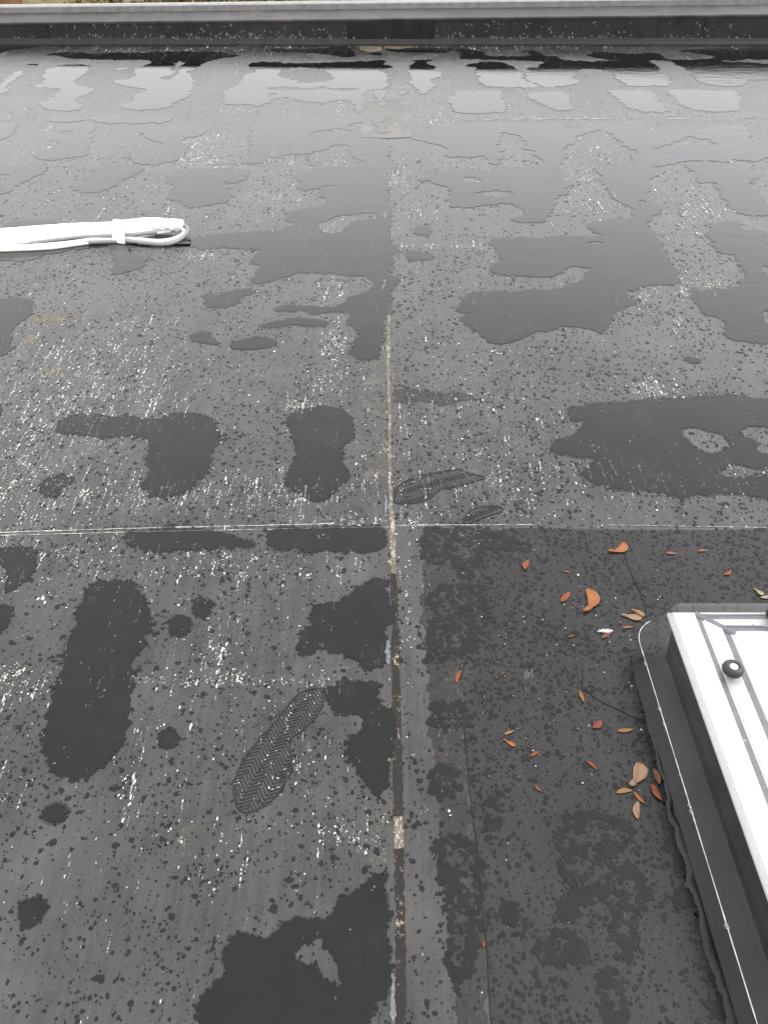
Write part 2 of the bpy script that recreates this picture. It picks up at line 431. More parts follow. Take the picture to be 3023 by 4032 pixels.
exec_p = [
 ('T1 365,140 470,120 680,120 740,132 880,122 1100,125 1280,112 1600,112 T2 0,112 200,112 330,130 410,148 330,160 260,162 180,185 120,200 60,240 0,275 T1 1575,360 1570,430 1530,490 1430,520 1400,570 1180,598 1000,575 970,545 1080,530 1100,500 1080,470 1190,440 1190,415 1040,400 940,370 940,345 1060,340 1130,300 1080,290 1180,225 1250,195 1180,178 1100,180 760,180 700,170 600,172 500,148',
  ['T1 1450,190 1500,190 1495,230 1440,300 1390,352 1310,340 1320,320 1400,310 1440,260']),
 ('T1 -60,130 30,118 60,105 160,90 300,75 330,62 200,62 60,62 0,80 -60,85', []),
 ('T1 205,235 230,215 320,213 310,240 230,243', []),
 ('T1 470,228 560,218 745,225 720,250 735,262 690,290 640,330 605,350 630,390 770,405 750,450 640,490 610,510 650,545 690,560 640,590 560,600 430,595 340,570 330,530 440,500 510,430 500,412 270,410 300,385 380,360 350,320 370,290 365,255 450,245', []),
 ('T1 190,265 150,330 80,370 40,405 70,420 75,440 0,460 -60,470 -60,400 0,390 60,345 110,300 130,275', []),
 ('T1 940,250 1050,245 1040,258 945,264', []),
 ('T1 1480,55 1658,48 T2 200,45 400,50 330,70 100,70 0,66 T1 1500,66', []),
 ('T1 370,660 420,648 900,648 1400,645 1395,675 1340,690 900,690 450,695', []),
 ('U1 -40,70 0,70 130,75 145,100 110,150 60,200 0,210 -40,210', []),
 ('U1 560,80 690,75 800,100 770,130 760,150 740,230 730,300 700,350 560,360 420,380 300,370 280,320 330,290 430,285 520,240 440,225 400,200 440,160 480,140 430,130 500,95', ['U1 490,155 560,135 610,155 560,180 500,175']),
 ('U1 1150,150 1180,120 1310,100 1590,90 U2 60,92 140,120 110,165 60,185 0,190 U1 1480,210 1500,250 1535,290 1500,350 1440,390 1260,415 1100,410 1090,380 1060,350 1070,310 1110,290 1290,285 1340,240 1200,205', []),
 ('U1 -40,425 0,425 130,425 250,415 380,415 400,440 330,490 220,545 140,590 80,640 0,660 -40,660', []),
 ('U1 720,440 800,430 1140,440 1190,450 1080,500 1000,540 960,580 880,610 800,640 680,640 580,610 690,580 690,520 780,470', []),
 ('U1 1440,460 1520,445 U2 0,455 130,450 460,455 490,470 475,500 440,540 330,570 260,540 290,600 310,660 320,715 180,740 60,760 0,770 U1 1540,765 1480,715 1380,700 1400,640 1430,600 1400,570 1340,560 1400,500', []),
 ('U1 905,1090 1030,1085 1060,1150 1240,1140 1190,1210 1170,1260 1080,1275 960,1315 900,1300 940,1240 935,1180 890,1130', []),
 ('U1 -60,1110 300,1108 560,1080 900,1052 880,1085 560,1125 330,1150 335,1195 30,1200 -60,1190', []),
 ('U1 1020,1062 1300,1066 1545,1045 1555,1080 1400,1092 1150,1088', []),
 ('U1 20,930 100,870 420,870 480,890 300,930', []),
 # big pool left of the repair patch
 ('T2 475,240 490,205 580,198 800,205 940,210 1100,205 1300,195 1450,195 1530,180 1575,185 1575,280 1590,300 1600,360 1602,420 1400,430 1400,600 1350,610 1340,520 1240,505 1080,530 1000,530 900,510 780,480 680,500 600,550 540,565 490,545 330,548 260,540 270,480 280,440 370,400 420,360 440,300 560,270',
  ['T2 590,410 900,405 1390,410 1340,435 1200,435 1090,415 900,425 700,430', 'T2 720,285 800,245 900,240 1050,250 1150,300 1160,350 1050,365 890,370 800,340 720,320', 'T2 620,458 700,452 720,465 640,472']),
 ('T2 630,95 800,88 1000,95 1130,85 1140,60 1200,55 1340,60 1335,150 1260,165 1150,140 1100,130 940,118 720,115', []),
 ('T2 750,62 830,55 1100,62 1140,70 900,75', []),
 ('T2 1440,130 1500,120 1560,120 1555,145 1480,138', []),
 # long pool down the left of the seam
 ('U2 480,100 560,100 780,80 1000,70 1340,65 1345,30 1395,30 1395,190 1600,200 1608,300 1612,400 1608,800 1615,1000 V2 1612,100 1615,400 1595,560 1560,680 1580,720 1540,800 1520,850 1440,875 1370,860 1270,810 1310,790 1330,740 1380,690 1370,620 1260,570 1310,510 1290,480 1160,480 980,500 940,455 830,480 690,470 690,440 820,420 950,430 1180,430 1260,400 1300,360 1420,320 1500,270 1490,220 1420,175 1250,180 1170,160 980,160 900,150 800,180 680,225 560,250 480,220 530,190 540,140 600,100 500,85 490,60 540,0 U2 600,1110 480,1100 250,1090 0,1100 -30,1060 0,1020 200,990 350,975 520,965 740,965 760,930 900,890 780,880 770,800 850,790 990,765 1100,750 1130,710 1050,650 1060,620 1130,600 1190,605 1200,585 1100,585 1040,610 920,630 850,590 930,560 900,545 850,525 850,505 920,480 990,450 1190,430 1420,430 1430,390 1330,360 1290,310 1310,250 1170,250 1110,290 950,330 800,330 640,370 590,405 440,405 420,390 490,360 460,300 490,260 480,180 500,130',
  ['U2 965,155 1100,130 1300,125 1305,165 1240,180 1230,200 1060,205 970,205', 'U2 1040,900 1150,850 1200,830 1330,820 1400,810 1530,810 1540,855 1440,860 1320,880 1260,940 1200,980 1090,970 1030,930']),
 ('V2 90,340 200,340 330,305 540,295 540,320 400,350 410,400 300,435 200,445 110,420 120,380', []),
 ('V2 600,570 760,545 860,525 1000,540 1150,560 1080,590 980,600 880,580 700,600 580,610', []),
 ('V2 330,740 420,700 560,675 680,700 710,740 640,770 520,780 370,785 325,765', []),
 ('V2 0,650 180,640 170,680 240,740 180,745 60,725 0,715', []),
 ('V1 -40,170 0,170 120,150 230,160 285,185 260,215 275,265 220,320 120,390 90,460 110,480 75,540 100,590 20,630 -40,640', []),
 ('V1 480,1200 500,1150 590,1105 700,1095 860,1115 940,1130 1080,1130 1190,1150 1280,1160 1370,1110 1480,1100 1560,1098 V2 40,1310 100,1320 190,1350 215,1430 230,1520 190,1600 160,1700 110,1830 60,1890 0,1920 V1 1450,1770 1280,1790 1200,1730 1140,1700 1200,1640 1210,1450 1235,1400 1230,1300 1160,1290 1040,1275 930,1290 750,1285 620,1270 440,1260', []),
 ('V2 790,1340 830,1300 900,1275 1000,1262 1180,1258 1260,1290 1330,1370 1345,1460 1320,1530 1230,1580 1220,1680 1270,1760 1300,1840 1210,1890 1180,1960 1090,2020 960,2020 890,1960 840,1910 760,1880 800,1800 820,1740 870,1640 860,1540 830,1460 800,1400', []),
 ('V1 320,1680 400,1630 500,1600 610,1620 600,1660 520,1700 470,1770 400,1790 350,1750', []),
 ('V1 -40,1040 0,1040 20,1080 0,1120 -40,1120', []),
 # right of the seam
 ('T3 245,180 470,177 370,195 370,215 450,230 420,262 480,280 500,310 440,330 400,345 415,370 455,390 390,420 385,460 330,465 290,430 240,375 240,290 210,275 240,250 215,225 270,215 280,195', []),
 ('T3 600,95 650,88 800,110 850,120 840,140 900,155 1080,155 1180,150 1240,130 1130,105 1260,105 1300,130 1340,150 1450,150 1470,183 T4 130,190 300,192 470,184 360,178 260,165 160,140 240,130 220,118 280,115 420,125 500,130 600,138 660,120 770,130 800,160 860,180 990,180 1100,178 1240,160 1200,145 1050,125 920,110 1000,92 1250,95 1500,90 1540,75 1720,75 1720,176 1500,180 1270,183 1280,195 1500,200 1620,210 1720,220 1720,340 1480,345 1450,390 1300,400 1180,380 1060,350 1050,300 950,240 880,195 830,185 690,178 690,200 760,240 770,280 820,300 850,350 880,380 700,395 540,400 480,375 420,330 390,280 280,255 150,252 90,265 60,330 130,370 0,395 T3 1350,410 1270,380 1180,340 1170,290 1280,285 1190,255 1190,245 1280,245 1290,220 1340,192 1100,182 900,180 660,178 640,150', []),
 ('T3 670,230 760,205 900,195 1010,205 1070,235 1110,265 1155,280 1160,340 1230,370 1310,402 1200,412 1040,406 850,398 830,380 780,350 800,300 760,262 790,240', []),
 ('T3 30,85 130,95 250,80 570,82 590,98 540,122 470,122 350,118 150,120 60,105', []),
 ('T3 600,445 640,435 900,432 1010,430 980,460 980,500 1010,520 1000,580 1010,610 800,620 620,615 570,590 560,520 530,490 600,480', []),
 ('T3 1210,445 1380,440 1500,440 1560,480 1520,540 1570,590 1430,598 1380,570 1300,540 1200,490', []),
 ('T4 330,425 690,420 740,480 800,550 860,600 730,610 560,590 480,540 430,500 370,450', []),
 ('T4 830,425 1050,425 1200,430 1430,435 1440,500 1400,560 1440,590 1250,610 1050,590 950,540 870,470', []),
 ('U3 270,150 400,150 500,140 570,95 700,80 900,75 1250,75 1490,75 1480,110 1560,125 1640,118 U4 180,78 620,70 640,100 700,130 830,140 1090,140 1130,105 1400,85 1500,120 1490,150 1530,170 1470,200 1540,240 1620,245 1700,240 1700,375 1240,380 1000,385 860,405 800,430 690,430 830,460 790,500 700,520 670,540 700,590 670,650 690,690 740,730 790,770 770,820 710,830 670,890 710,960 750,1020 810,1100 850,1200 900,1290 960,1370 V4 880,260 800,250 680,260 560,300 480,320 620,400 510,430 420,470 380,530 360,590 320,640 290,660 220,615 110,600 0,595 V3 1480,590 1380,630 1200,660 1130,700 1050,735 940,735 840,700 810,640 700,600 650,540 660,510 740,500 740,485 640,480 600,460 650,410 670,350 730,320 900,310 1200,305 1440,300 1540,250 V4 100,240 190,170 230,120 150,105 40,110 V3 1530,110 1480,160 1380,190 1250,190 1150,185 1000,185 900,150 880,130 960,50 970,10 U3 950,1110 880,1060 900,1020 1050,1005 1500,1000 U4 0,1000 340,995 240,970 180,920 200,885 350,865 570,850 560,790 540,750 470,740 420,700 370,670 320,580 290,500 240,450 350,430 550,410 560,370 520,340 620,310 480,280 430,200 330,140 220,125 110,190 60,240 U3 1480,280 1460,300 1530,330 1470,400 1440,440 1480,500 1510,580 1540,650 1410,680 1400,740 1380,800 1330,850 1330,890 1100,880 1040,860 1180,830 1170,780 1090,750 1070,730 900,740 800,745 700,770 560,760 540,700 550,640 570,600 460,580 390,540 270,550 380,510 380,490 510,470 680,460 900,465 1060,440 1200,420 1320,415 1320,370 1220,330 1270,320 1250,295 1130,290 1190,260 1140,200 1130,170 960,150 990,170 950,210 960,290 960,420 890,410 860,350 820,340 760,360 560,350 500,330 560,305 530,270 400,230 250,210 250,190',
  ['U4 680,290 790,260 900,235 980,180 1100,200 1230,220 1260,290 1150,270 1000,290 850,300', 'U3 640,530 730,510 850,545 730,565', 'U3 710,660 870,620 1100,630 1030,690 890,680', 'U4 160,1045 330,1045 280,1065 180,1060', 'U4 580,710 640,705 680,740 620,740']),
 ('U4 950,420 1080,395 1240,402 1220,420 1400,460 1550,475 1600,490 1500,560 1490,610 1560,640 1620,690 1640,740 1700,760 1700,820 1500,830 1400,810 1350,760 1340,710 1270,690 1290,640 1210,600 1270,570 1200,555 1110,570 1060,540 1080,480', []),
 ('U4 1130,900 1200,880 1440,885 1420,950 1700,965 1700,1250 1600,1230 1590,1290 1650,1330 1700,1340 V4 1700,430 1610,470 1610,560 1700,600 1700,730 1500,720 1330,700 1280,620 1320,570 1270,520 1120,500 1070,400 1000,300 1180,300 1410,290 1430,220 1500,180 1420,80 1380,20 U4 1400,1150 1270,1140 1210,1090 1190,1010 1120,985 1210,950', []),
 ('V4 965,850 1010,838 1110,880 1080,900 1000,890', []),
 ('V4 15,1255 150,1250 240,1220 380,1230 400,1212 550,1215 740,1180 900,1185 1030,1190 1060,1160 1200,1165 1430,1158 1560,1195 1700,1195 1700,2020 1560,1970 1300,1955 1150,1960 1000,1980 800,1975 640,1930 550,1940 420,1915 380,1940 320,1900 180,1840 100,1800 240,1730 250,1660 140,1670 0,1640 V3 1430,1640 1380,1580 1450,1520 1550,1490 V4 90,1480 120,1440 170,1380 140,1360 40,1370 30,1320',
  ['V4 930,1460 980,1415 1090,1420 1150,1450 1290,1470 1320,1530 1350,1600 1190,1640 1110,1630 1060,1590 1010,1530', 'V4 1410,1455 1480,1410 1690,1415 1690,1640 1600,1640 1540,1600 1560,1530 1440,1490', 'V4 1210,1800 1340,1720 1450,1720 1540,1760 1690,1770 1690,1825 1400,1835 1280,1825']),
 ('U3 270,930 330,900 420,940 400,990 270,990', []),
 ('U3 190,1140 240,1115 420,1140 440,1190 230,1200', []),
 # near, left of the seam
 ('WL 350,410 380,350 430,325 540,312 590,325 615,370 640,440 660,490 630,560 590,610 580,740 560,900 550,970 500,1080 440,1130 330,1180 240,1150 200,1090 185,1000 215,930 225,830 240,780 270,640 300,590 330,500', []),
 ('WL 0,180 120,165 160,190 165,230 130,310 60,360 25,370 40,280 0,240 -40,240 -40,190', []),
 ('WL 0,430 40,420 70,445 40,500 0,560 -40,560 -40,430', []),
 ('WL 835,400 870,388 915,400 920,440 890,475 850,470 830,440', []),
 ('WL 725,510 760,465 810,470 835,505 810,545 770,560 735,550', []),
 ('WL 680,990 700,965 760,950 775,990 770,1035 690,1040', []),
 ('WL 550,150 540,110 600,95 900,95 1000,120 1050,140 1110,155 1070,175 1000,165 900,185 760,185 570,175', []),
 ('WL 1160,160 1150,110 1200,85 1500,80 1660,75 1664,190 1500,190 1340,185 1200,185', []),
 ('WL 1678,310 1600,320 1530,350 1480,410 1360,420 1350,480 1310,540 1290,600 1300,650 1390,600 1480,640 1540,660 1570,700 1680,690', []),
 ('WL 1680,750 1480,760 1400,780 1410,830 1440,880 1500,890 1560,890 1570,960 1500,1010 1500,1050 1530,1120 XL 1580,100 1676,210', []),
 ('XL 1676,480 1600,500 1580,530 1530,570 1460,600 1440,660 1380,690 1280,675 1220,700 1180,750 1140,780 1100,755 1020,740 990,790 960,810 960,860 980,910 930,970 870,1010 850,1060 880,1140 880,1200 1676,1200',
  ['XL 1260,830 1300,800 1390,745 1400,800 1430,840 1470,910 1480,970 1420,960 1380,900 1300,870']),
 ('XL 185,230 210,195 250,180 295,195 290,240 250,270 200,262', []),
 ('XL 80,650 100,600 150,590 200,600 210,640 170,700 120,725 85,690', []),
 # along the foot of the rooflight
 ('Q 330,0 400,0 430,120 490,260 490,370 440,360 400,260 345,120', []),
 ('Q 450,470 520,450 560,560 600,690 590,720 510,710 470,640', []),
 ('Q 510,760 590,720 640,800 690,920 650,1010 560,970 530,900 550,850', []),
 ('Q 530,1160 610,1110 700,1090 750,1150 750,1240 720,1240 640,1210 570,1220', []),
 ('Q 690,1340 780,1270 820,1400 800,1500 840,1600 930,1800 940,1890 830,1920 790,1820 800,1750 750,1650 760,1500', []),
 ('Q 830,2010 900,1960 980,1970 1020,2080 990,2170 900,2180 830,2110', []),
]
for s_, h_ in exec_p: puddle(s_, h_, mat=M_STAIN if s_.startswith('Q') else M_WATER, ring=.3 if s_.startswith('Q') else 1.0, amp=.06 if s_.startswith('Q') else .2)
for s_ in ('T2 1500,432 1585,432 1585,570 1540,560 1510,500', 'T2 1480,645 1580,640 1585,780 1520,775 1490,690', 'T3 135,440 205,445 200,465 150,470'):
    puddle(s_, z=.0048)
NPUD = len(PUD)
STAIN_PTS = []
# damp stains without standing water
def stain(s, amp=.24, z=.0025, mat=M_STAIN):
    l = fractal(chaikin(W2(s)), amp, .003); PUD.append([l]); v, f = fill([l])
    core = offset_loop(l, -.012); bx0, by0 = l.min(0); bx1, by1 = l.max(0)
    q = np.stack((RNG.uniform(bx0, bx1, int((bx1-bx0)*(by1-by0)*15000)+4), RNG.uniform(by0, by1, int((bx1-bx0)*(by1-by0)*15000)+4)), 1)
    STAIN_PTS.append(q[inside(q, l)])
for s_ in ('M 405,300 440,275 560,290 640,270 900,320 1080,400 900,400 740,390 740,470 690,560 640,570 610,540 600,440 500,480 420,470 400,400',
 'M 410,680 540,620 740,610 740,700 780,800 700,950 680,1020 560,1010 480,1060 410,1060 450,960 430,860 500,800',
 'M 440,1310 640,1310 650,1450 560,1440 470,1480', 'N 420,160 520,180 540,260 520,330 440,330 415,260',
 'N 430,590 520,530 560,560 640,600 660,750 690,900 700,1100 600,1250 560,1350 500,1250 520,1100 500,900 470,800 450,680',
 'N 1095,540 1150,440 1300,430 1400,440 1500,490 1480,560 1400,600 1310,680 1390,720 1540,730 1560,800 1580,900 1500,1000 1510,1220 1450,1180 1400,1050 1420,950 1340,850 1320,790 1290,850 1200,920 1170,820 1200,780 1110,740 1150,640 1090,590',
 'N 1080,930 1120,890 1240,970 1150,990', 'N 960,1180 1020,1100 1170,1090 1240,1140 1220,1190 1130,1200 1080,1260 1020,1210',
 'N 790,950 830,905 870,950 850,1040 800,1010', 'N 1310,1300 1440,1300 1450,1400 1480,1564 1340,1564 1340,1420', 'N 710,470 770,450 770,500 720,500', 'N 700,360 760,350 750,395'):
    stain(s_)
# brown grime left of the seam
for s_ in ('V2 1400,900 1560,800 1590,1000 1600,1500 1610,1900 1480,1980 1440,1700 1480,1300 1360,1280 1380,1100', 'XL 1610,200 1676,190 1676,480 1590,480', 'T2 1320,65 1560,62 1560,110 1400,110',
 'T3 30,60 260,52 250,90 60,95', 'T3 80,375 170,372 215,425 80,425', 'V3 80,1110 740,1120 740,1230 80,1240'):
    l = fractal(chaikin(W2(s_)), .26, .005); v, f = fill([l]); mesh_obj('grime_stain', [(p[0], p[1], .00228 + .00003*(len(deck.children) % 7)) for p in v], f, M_TAN if s_[0] == 'T' else (M_GRIME if s_[:2] == 'V3' else M_DUST), deck)
for s_ in ('V1 280,265 440,262 440,300 640,280 640,310 500,350 220,350', 'V1 190,470 290,445 290,500 250,530 180,530', 'V1 330,735 500,725 500,780 340,770', 'XL 780,280 880,270 890,340 840,430 780,420', 'M 430,290 620,270 820,300 800,320 640,310', 'M 990,1130 1060,1100 1060,1160 1000,1175'):
    l = fractal(chaikin(W2(s_)), .26, .004); v, f = fill([l]); mesh_obj('lichen_film', [(p[0], p[1], .0023) for p in v], f, M_OCHRE if s_[0] == 'V' else M_DUST, deck)
# pale sealant smears beside the seam
for s_ in ('M 175,70 188,80 188,200 180,215 172,190', 'M 182,940 198,945 205,1000 200,1095 178,1070 176,1000', 'N 195,1285 210,1300 216,1420 210,1580 195,1580 188,1400', 'U2 1588,785 1596,800 1590,860 1578,862', 'U2 1572,1350 1592,1365 1590,1400 1572,1440 1562,1420', 'V2 1583,900 1592,920 1600,1000 1588,1005'):
    l = fractal(chaikin(W2(s_)), .1, .003); v, f = fill([l]); mesh_obj('sealant_smear', [(p[0], p[1], .0037) for p in v], f, M_SMEAR, deck)

# ------------------------------------------------------------------ rain spots (uncountable)
def blobs(name, C, rx, ry, z, mats, mi=None, n=9, rag=.18):
    N = len(C); th = np.linspace(0, 2*np.pi, n, endpoint=False)[None] + RNG.random((N, 1))*6.28
    rad = 1 + RNG.normal(0, rag, (N, n)); rad = np.clip(rad, .45, 1.6)
    X = C[:, :1] + np.cos(th)*rad*rx[:, None]; Y = C[:, 1:2] + np.sin(th)*rad*ry[:, None]
    Z = np.repeat(z[:, None], n, 1)
    # force ccw start order
    V = np.stack((X, Y, Z), 2).reshape(-1, 3)
    me = bpy.data.meshes.new(name)
    me.vertices.add(N*n); me.vertices.foreach_set('co', V.astype(np.float32).ravel())
    me.loops.add(N*n); me.loops.foreach_set('vertex_index', np.arange(N*n, dtype=np.int32))
    me.polygons.add(N); me.polygons.foreach_set('loop_start', np.arange(0, N*n, n, dtype=np.int32))
    for m in mats: me.materials.append(m)
    if mi is not None: me.polygons.foreach_set('material_index', mi.astype(np.int32))
    me.update(calc_edges=True); me.validate()
    return link(bpy.data.objects.new(name, me))
def in_puddle(P):
    r = np.zeros(len(P), bool)
    for loops in PUD:
        k = np.zeros(len(P), int)
        for l in loops: k += inside(P, l)
        r |= k % 2 == 1
    return r
pts = []
for (y0, y1, dens) in ((.25, 1.2, 6800), (1.2, 2.2, 6800), (2.2, 3.3, 5600), (3.3, 4.6, 2400), (4.6, 7.3, 500)):
    w0 = .55 + .62*y1
    n = int((y1-y0)*2*w0*dens); pts.append(np.stack((RNG.uniform(-w0, w0, n), RNG.uniform(y0, y1, n)), 1))
P = np.concatenate(pts)
n = 15000; q = np.stack((RNG.uniform(.05, 1.2, n), RNG.uniform(.35, 1.6, n)), 1); P = np.concatenate((P, q[inside(q, newl)]))   # the clean sheet holds more drops
# loose clusters: bigger drops that burst into satellites
sel = P[RNG.random(len(P)) < .22]
P = np.concatenate((P, sel + RNG.normal(0, .0055, sel.shape)))
P = P[~in_puddle(P)]
fld = np.sin(P[:, 0]*9+2*np.sin(P[:, 1]*5))*np.sin(P[:, 1]*7+1.5*np.sin(P[:, 0]*11)) + .6*np.sin(P[:, 0]*31+P[:, 1]*17)*np.sin(P[:, 1]*37-P[:, 0]*9)
P = P[RNG.random(len(P)) < np.clip(.78+.35*fld, .3, 1)]
r = np.exp(RNG.normal(math.log(.00145), .6, len(P))); r = np.clip(r, .0008, .0062)
dist = np.hypot(P[:, 0], P[:, 1]); r *= 1 + .05*np.clip(dist-1, 0, 3) + .12*np.clip(1.3-dist, 0, .7)
asp = RNG.uniform(.85, 1.15, len(P))
onnew = inside(P, newl)
keep = np.ones(len(P), bool)
P, r, asp, onnew = P[keep], r[keep], asp[keep], onnew[keep]
rx = r*asp*np.where(onnew, 1.0, 1.0); ry = r/asp
zz = RNG.uniform(.00255, .0029, len(P)) + np.where(inside(P, cp), .0008, 0)
EP = []
for loops in PUD[:NPUD]:
    for l in loops:
        d_ = np.hypot(l[:, 0], l[:, 1]); k_ = (d_ < 2.6) & (RNG.random(len(l)) < .42)
        EP.append(l[k_] + RNG.normal(0, .0022, (int(k_.sum()), 2)))
EP = np.concatenate(EP); er = np.clip(np.exp(RNG.normal(math.log(.0021), .5, len(EP))), .0008, .006)
ES = []
for loops in PUD[NPUD:]:
    l = loops[0]; k_ = RNG.random(len(l)) < .6
    ES.append(l[k_] + RNG.normal(0, .004, (int(k_.sum()), 2)))
ES = np.concatenate(ES + STAIN_PTS); EP = np.concatenate((EP, ES)); NS = len(ES); er = np.concatenate((er, np.clip(np.exp(RNG.normal(math.log(.0036), .5, NS)), .0010, .0085)))
P = np.concatenate((P, EP)); rx = np.concatenate((rx, er)); ry = np.concatenate((ry, er)); zz = np.concatenate((zz, RNG.uniform(.0032, .0036, len(EP)-NS), RNG.uniform(.00255, .0029, NS)))
smi = np.concatenate((np.zeros(len(P)-len(EP)), np.ones(len(EP)-NS), np.full(NS, 2)))
tag(blobs('rain_spots', P, rx, ry, zz, [M_SPOT, M_WATER, M_STAIN], smi, rag=.22), 'dark rain spots speckling the dry grey rubber', 'rain spots', kind='stuff')

# ------------------------------------------------------------------ white droppings / lime specks
hot = [(250,1500,220,150,430),(450,1480,200,120,260),(150,1650,150,120,230),(80,1900,90,120,200),(330,1950,200,60,200),(600,1500,250,120,130),
 (760,590,60,40,240),(820,630,80,20,120),(870,560,90,20,80),(930,430,90,12,70),(1340,450,20,30,60),(1115,392,50,12,40),(1130,620,40,20,40),(1340,640,60,15,60),
 (1140,780,50,20,40),(790,1005,40,10,40),(1275,900,40,15,30),(1320,1140,30,40,60),(1320,1340,30,40,50),(1295,1500,40,30,60),(1190,1600,40,15,50),(1000,1940,230,50,260),
 (1800,1650,250,220,300),(1900,1900,300,90,150),(1550,690,40,40,120),(1655,840,40,15,40),(1700,970,150,6,50),(1700,505,60,25,40),(1680,420,100,40,80),(2010,400,50,40,80),(2100,465,400,8,150),
 (2320,560,60,60,150),(2320,740,100,60,90),(2690,850,50,30,60),(2780,850,60,30,60),(2350,840,110,30,60),(2540,1170,60,25,50),(2690,1145,20,25,40),(2810,1120,60,15,60),(2670,1285,12,25,30),
 (2580,1540,60,20,60),(2600,1900,300,80,140),(2700,400,90,50,90),(2650,450,70,8,60),(900,2680,350,12,75),(70,2700,80,45,85),(300,2200,300,60,140),(1000,2230,300,40,70),(870,2560,40,60,45),
 (700,2450,450,250,120),(700,3050,480,350,150),(1600,2400,30,350,25),(1140,2900,60,150,40),(1380,3290,60,40,30),(200,600,250,60,120),(400,700,300,80,110),(500,830,300,80,110),(1000,700,250,120,120),(1000,850,250,60,90),
 (560,250,300,40,80),(150,400,120,60,60),(2500,620,300,100,150),(2100,700,250,80,120),(2750,720,150,120,120),(2250,2500,300,250,60),(1400,2060,120,12,50),(600,200,300,6,60),(2200,185,400,6,90),(1100,185,300,5,60)]
C, RX, RY, MI = [], [], [], []
for cx, cy, sx, sy, n in hot:
    n = int(n*1.45)
    xs = RNG.normal(cx, sx, n); ys = RNG.normal(cy, sy, n); ys = np.clip(ys, 183, 4600)
    for x, y in zip(xs, ys):
        p = at(x, y); d = math.hypot(p.x, p.y)
        base = math.exp(random.gauss(math.log(.0011 + .00036*d), .5))
        u = random.random()
        if u < (.5 if y < 2000 else .3):                # drawn out into a streak by the wash to the gutter
            m = random.randint(3, 9); L = base*random.uniform(6, 24); w = base*.55
            for k in range(m):
                C.append((p.x+random.gauss(0, w*.5), p.y + L*(k/m-.5) + random.gauss(0, w))); s = random.uniform(.4, 1.1)
                RX.append(w*s); RY.append(w*s*random.uniform(1.3, 3.2)); MI.append(0 if random.random() < .5 else 1)
        elif u < .6:                                     # splash of several flecks
            for k in range(random.randint(3, 7)):
                C.append((p.x+random.gauss(0, base*2), p.y+random.gauss(0, base*2.6))); s = random.uniform(.25, .8)
                RX.append(base*s); RY.append(base*s*random.uniform(.8, 1.7)); MI.append(0 if random.random() < .65 else 1)
        else:
            C.append((p.x, p.y)); RX.append(base*random.uniform(.5, 1)); RY.append(base*random.uniform(.6, 1.4)); MI.append(0 if random.random() < .7 else 1)
n = 5000                                                  # thin scatter everywhere
for k in range(n):
    y = .3 + 7*random.random()**.7; x = random.uniform(-1, 1)*(.6+.62*y); b = .0011+.0005*y
    C.append((x, y)); RX.append(b*random.uniform(.4, 1)); RY.append(b*random.uniform(.6, 2.5)); MI.append(0 if random.random() < .35 else 1)
def line_specks(s, n, dy, w):
    q = px(s)
    for k in range(n):
        t = random.random()*(len(q)-1); i = min(int(t), len(q)-2); t -= i
        p = at(q[i][0]*(1-t)+q[i+1][0]*t, q[i][1]*(1-t)+q[i+1][1]*t)
        C.append((p.x, p.y+dy+random.gauss(0, w*.25))); RX.append(w*random.uniform(1.5, 6)); RY.append(w*random.uniform(.25, .6)); MI.append(0 if random.random() < .45 else 1)
line_specks('S 0,2105 500,2090 1000,2078 1300,2071', 420, .006, .0022); line_specks('S 0,2105 500,2092 1000,2082 1530,2072', 300, -.006, .002)
line_specks('S 1560,2076 1700,2074 2100,2072', 160, .004, .002); line_specks('S 2400,2074 3023,2084', 120, .004, .0016)
line_specks('S 1650,476 2223,470 2520,468', 240, 0, .006); line_specks('S 2630,468 2700,470', 40, 0, .006); line_specks('S 2920,467 3100,467', 60, 0, .006)
C = np.array(C); cap = .0016+.0008*C[:, 1]; RX = np.minimum(np.array(RX), np.where(np.array(RX) > 2.5*np.array(RY), 1, cap)); RY = np.minimum(np.array(RY), cap*3.2); MI = np.array(MI)
nn = inside(C, newl) & (RNG.random(len(C)) < .8)
C, RX, RY, MI = C[~nn], RX[~nn], RY[~nn], MI[~nn]
wet = in_puddle(C); MI = np.where(wet, 2, MI)
drop = wet & (RNG.random(len(C)) < .15); C, RX, RY, MI, wet = C[~drop], RX[~drop], RY[~drop], MI[~drop], wet[~drop]
zz = RNG.uniform(.00265, .00295, len(C)) + np.where(wet, .0008, 0); zz += np.where(inside(C, rp), .0014, 0)
tag(blobs('lime_specks', C, RX, RY, zz, [M_CHALK, M_CHALK2, M_SUNK], MI, n=7, rag=.28), 'white lime specks and streaks scattered over the roof', 'specks', kind='stuff')
# drips down the parapet face
C = []
V, F = [], []
def face_speck(x, z, w, h):
    y = PY - .0045 + (.004 if z > .05 else 0) - (.05-z)*.3*(z < .05) - .004
    b = len(V); n = 7
    for k in range(n):
        a = 2*math.pi*k/n; q = random.uniform(.6, 1.2); V.append((x+math.cos(a)*w*q - 0, y - PY + random.uniform(-.0005, .0005) , z+math.sin(a)*h*q))
    F.append(tuple(range(b, b+n))[::-1])
for x0, sx, zc, sz, n in ((-1.35, .9, .060, .012, 120), (-.9, .6, .07, .03, 70), (1.2, .5, .055, .008, 30), (2.0, .9, .056, .008, 50), (.9, .4, .13, .02, 24), (-2.2, .5, .14, .01, 18), (2.2, .8, .12, .03, 26)):
    for k in range(n):
        x = random.gauss(x0, sx); z = min(max(random.gauss(zc, sz), .052), ptop(x)-.022)
        for j in range(random.randint(1, 3)): face_speck(x+random.gauss(0, .006), z+random.gauss(0, .004), random.uniform(.0015, .0045), random.uniform(.003, .011))
pd = mesh_obj('lime_drips', V, F, M_CHALK2, par); pd['kind'] = 'stuff'

